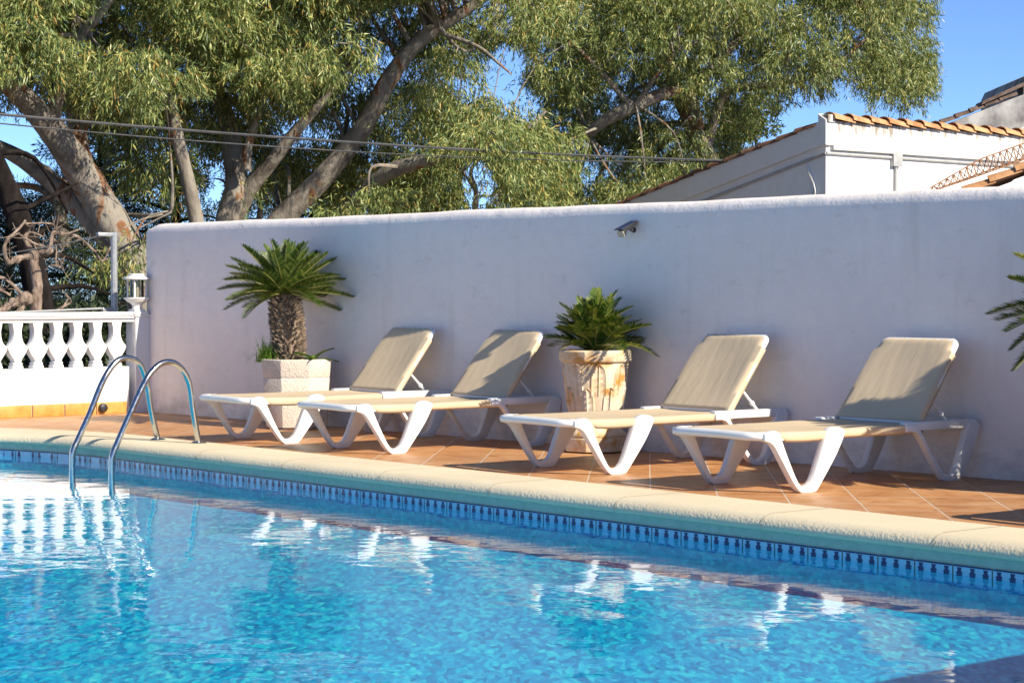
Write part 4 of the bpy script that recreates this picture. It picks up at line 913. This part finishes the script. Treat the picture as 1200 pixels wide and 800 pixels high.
# pruned vine
vb = on(43, 367, (-.75, 0, 0), (1, 0, 0)); vn = empty('grape_vine', (vb.x, vb.y, gz)); tag(vn, 'bare pruned grape vine with knobbly trunk above the balustrade', 'vine'); vo = Vector(vn.location)
VZ = lambda x, y, dx=0.: on(x, y, (-.75 + dx, 0, 0), (1, 0, 0)) - vo
b = MB(); S_ = spline([(0, 0, 0), (.02, 0, .7), VZ(42, 360), VZ(44, 335), VZ(40, 312), VZ(38, 300)], 5); b.tube(S_, list(np.linspace(.055, .045, len(S_))), 10, .12); b.build('trunk', M['vine'], vn, smooth=60, fix=False)
b = MB()
for pts, r0, r1 in (([(38, 300, 0), (20, 303, 0), (10, 308, .05), (5, 295, .1), (8, 282, .1), (22, 268, .1), (30, 258, .1)], .035, .014), ([(40, 298, 0), (30, 282, .02), (34, 272, 0), (50, 277, -.05)], .032, .012), ([(44, 296, 0), (58, 292, .1), (62, 272, .1), (75, 275, .12), (95, 268, .1)], .03, .008), ([(60, 274, .05), (80, 274, .05), (95, 280, .1), (112, 296, .1), (120, 306, .1), (128, 292, .1), (131, 288, .1)], .022, .008),
                    ([(62, 276, 0), (66, 292, .0), (66, 310, .0), (75, 314, 0), (90, 311, 0)], .012, .006), ([(55, 290, 0), (40, 285, .1), (24, 276, .1)], .02, .008), ([(68, 312, 0), (68, 302, 0)], .008, .005), ([(30, 262, .1), (60, 262, .1), (66, 270, .1)], .012, .008)):
    S_ = spline([VZ(*p) for p in pts], 5); b.tube(S_, list(np.linspace(r0 * .78, r1 * .7, len(S_))), 8, .25)
    for q in range(len(S_) * 2 // 3):      # thin dry shoots
        c0 = S_[random.randrange(len(S_))]; dv = Vector((random.gauss(0, .6), random.gauss(0, 1), random.gauss(.3, .8))).normalized() * random.uniform(.04, .16)
        b.tube(spline([c0, c0 + dv * .6 + Vector((0, 0, random.gauss(0, .015))), c0 + dv], 3), [.005, .0045, .004, .0035, .003, .0025, .002], 5, .1)
for x, y, rr in ((38, 300, .06), (56, 293, .048), (20, 305, .035), (10, 308, .03), (62, 274, .027), (33, 283, .03)):
    p = VZ(x, y); b.tube([p + Vector((0, 0, t_ * rr)) for t_ in (-1, -.6, -.1, .4, .8, 1)], [.3 * rr, .85 * rr, rr, .9 * rr, .6 * rr, .2 * rr], 9, .3)
b.build('cane', M['vine'], vn, smooth=60, fix=False)
v2 = empty('grape_vine', (vb.x, vb.y - .6, gz)); tag(v2, 'cut back grape vine stump with arching cane at the left edge', 'vine'); vo = Vector(v2.location)
b = MB()
for pts, r0, r1 in (([(18, 430, 0), (20, 380, 0), (28, 352, 0)], .05, .045), ([(-30, 372, 0), (0, 364, 0), (15, 355, 0), (30, 350, 0)], .04, .045), ([(-30, 322, 0), (0, 325, 0), (14, 333, 0), (26, 346, 0), (31, 350, 0)], .018, .026), ([(-20, 335, 0), (0, 340, 0), (12, 346, 0)], .012, .018), ([(18, 354, 0), (23, 362, 0), (24, 375, 0)], .012, .009)):
    S_ = spline([VZ(*p) for p in pts], 5); b.tube(S_, list(np.linspace(r0 * .78, r1 * .7, len(S_))), 8, .25)
    for q in range(len(S_) * 2 // 3):      # thin dry shoots
        c0 = S_[random.randrange(len(S_))]; dv = Vector((random.gauss(0, .6), random.gauss(0, 1), random.gauss(.3, .8))).normalized() * random.uniform(.04, .16)
        b.tube(spline([c0, c0 + dv * .6 + Vector((0, 0, random.gauss(0, .015))), c0 + dv], 3), [.005, .0045, .004, .0035, .003, .0025, .002], 5, .1)
for x, y, rr in ((30, 350, .07), (26, 352, .055), (15, 355, .05)):
    p = VZ(x, y); b.tube([p + Vector((0, 0, t_ * rr)) for t_ in (-1, -.6, -.1, .4, .8, 1)], [.3 * rr, .85 * rr, rr, .9 * rr, .6 * rr, .2 * rr], 9, .3)
b.build('cane', M['vine'], v2, smooth=60, fix=False)
v3 = empty('vine_prunings', (vb.x, vb.y + .5, gz)); vo = Vector(v3.location); b = MB()
for pts, r0, r1 in (([(62, 420, 0), (66, 370, 0), (73, 360, 0), (83, 354, 0), (78, 346, 0), (76, 343, 0)], .016, .007), ([(75, 358, 0), (80, 350, 0)], .01, .006)):
    S_ = spline([VZ(*p) for p in pts], 5); b.tube(S_, list(np.linspace(r0, r1, len(S_))), 7, .15)
o = b.build('stem', M['vine'], v3, smooth=60, fix=False); tag(v3, 'short dry vine shoot poking above the balustrade rail', 'vine shoot')
# ------------------------------------------------------------------ light, sky, camera
SUN_EL, SUN_AZ = R(33.5), math.atan2(.995, .10)      # sun low over the right end of the wall, slightly behind it
w = bpy.data.worlds.new('World'); S.world = w; w.use_nodes = True; nt = w.node_tree; bg = nt.nodes['Background']
sky = N(nt, 'ShaderNodeTexSky', sky_type='NISHITA'); sky.sun_disc = False; sky.sun_elevation = SUN_EL; sky.sun_rotation = SUN_AZ
sky.air_density = .50; sky.dust_density = 0; sky.ozone_density = 5.5; sky.altitude = 1600
nt.links.new(sky.outputs[0], bg.inputs[0]); bg.inputs[1].default_value = .125
sd = bpy.data.lights.new('Sun', 'SUN'); sd.energy = 5.0; sd.angle = R(.53); sd.color = (1, .91, .76)
so = bpy.data.objects.new('Sun', sd); COL.objects.link(so)
dirv = Vector((math.cos(SUN_EL) * math.sin(SUN_AZ), math.cos(SUN_EL) * math.cos(SUN_AZ), math.sin(SUN_EL)))
so.rotation_euler = dirv.to_track_quat('Z', 'Y').to_euler(); so.location = dirv * 40
cd = bpy.data.cameras.new('Camera'); cd.sensor_width = 36; cd.sensor_fit = 'HORIZONTAL'; cd.lens = 36 * FPX / 1200; cd.clip_start = .1; cd.clip_end = 2000
co = bpy.data.objects.new('Camera', cd); COL.objects.link(co); co.location = CAM; co.rotation_euler = FW.to_track_quat('-Z', 'Y').to_euler(); S.camera = co
S.view_settings.view_transform = 'Standard'; S.view_settings.look = 'None'; S.view_settings.exposure = .70; S.view_settings.gamma = 1
try: S.view_settings.use_curve_mapping = False
except Exception: pass
S.cycles.use_denoising = True; S.cycles.max_bounces = 8; S.cycles.transparent_max_bounces = 12; S.cycles.diffuse_bounces = 4; S.cycles.glossy_bounces = 4
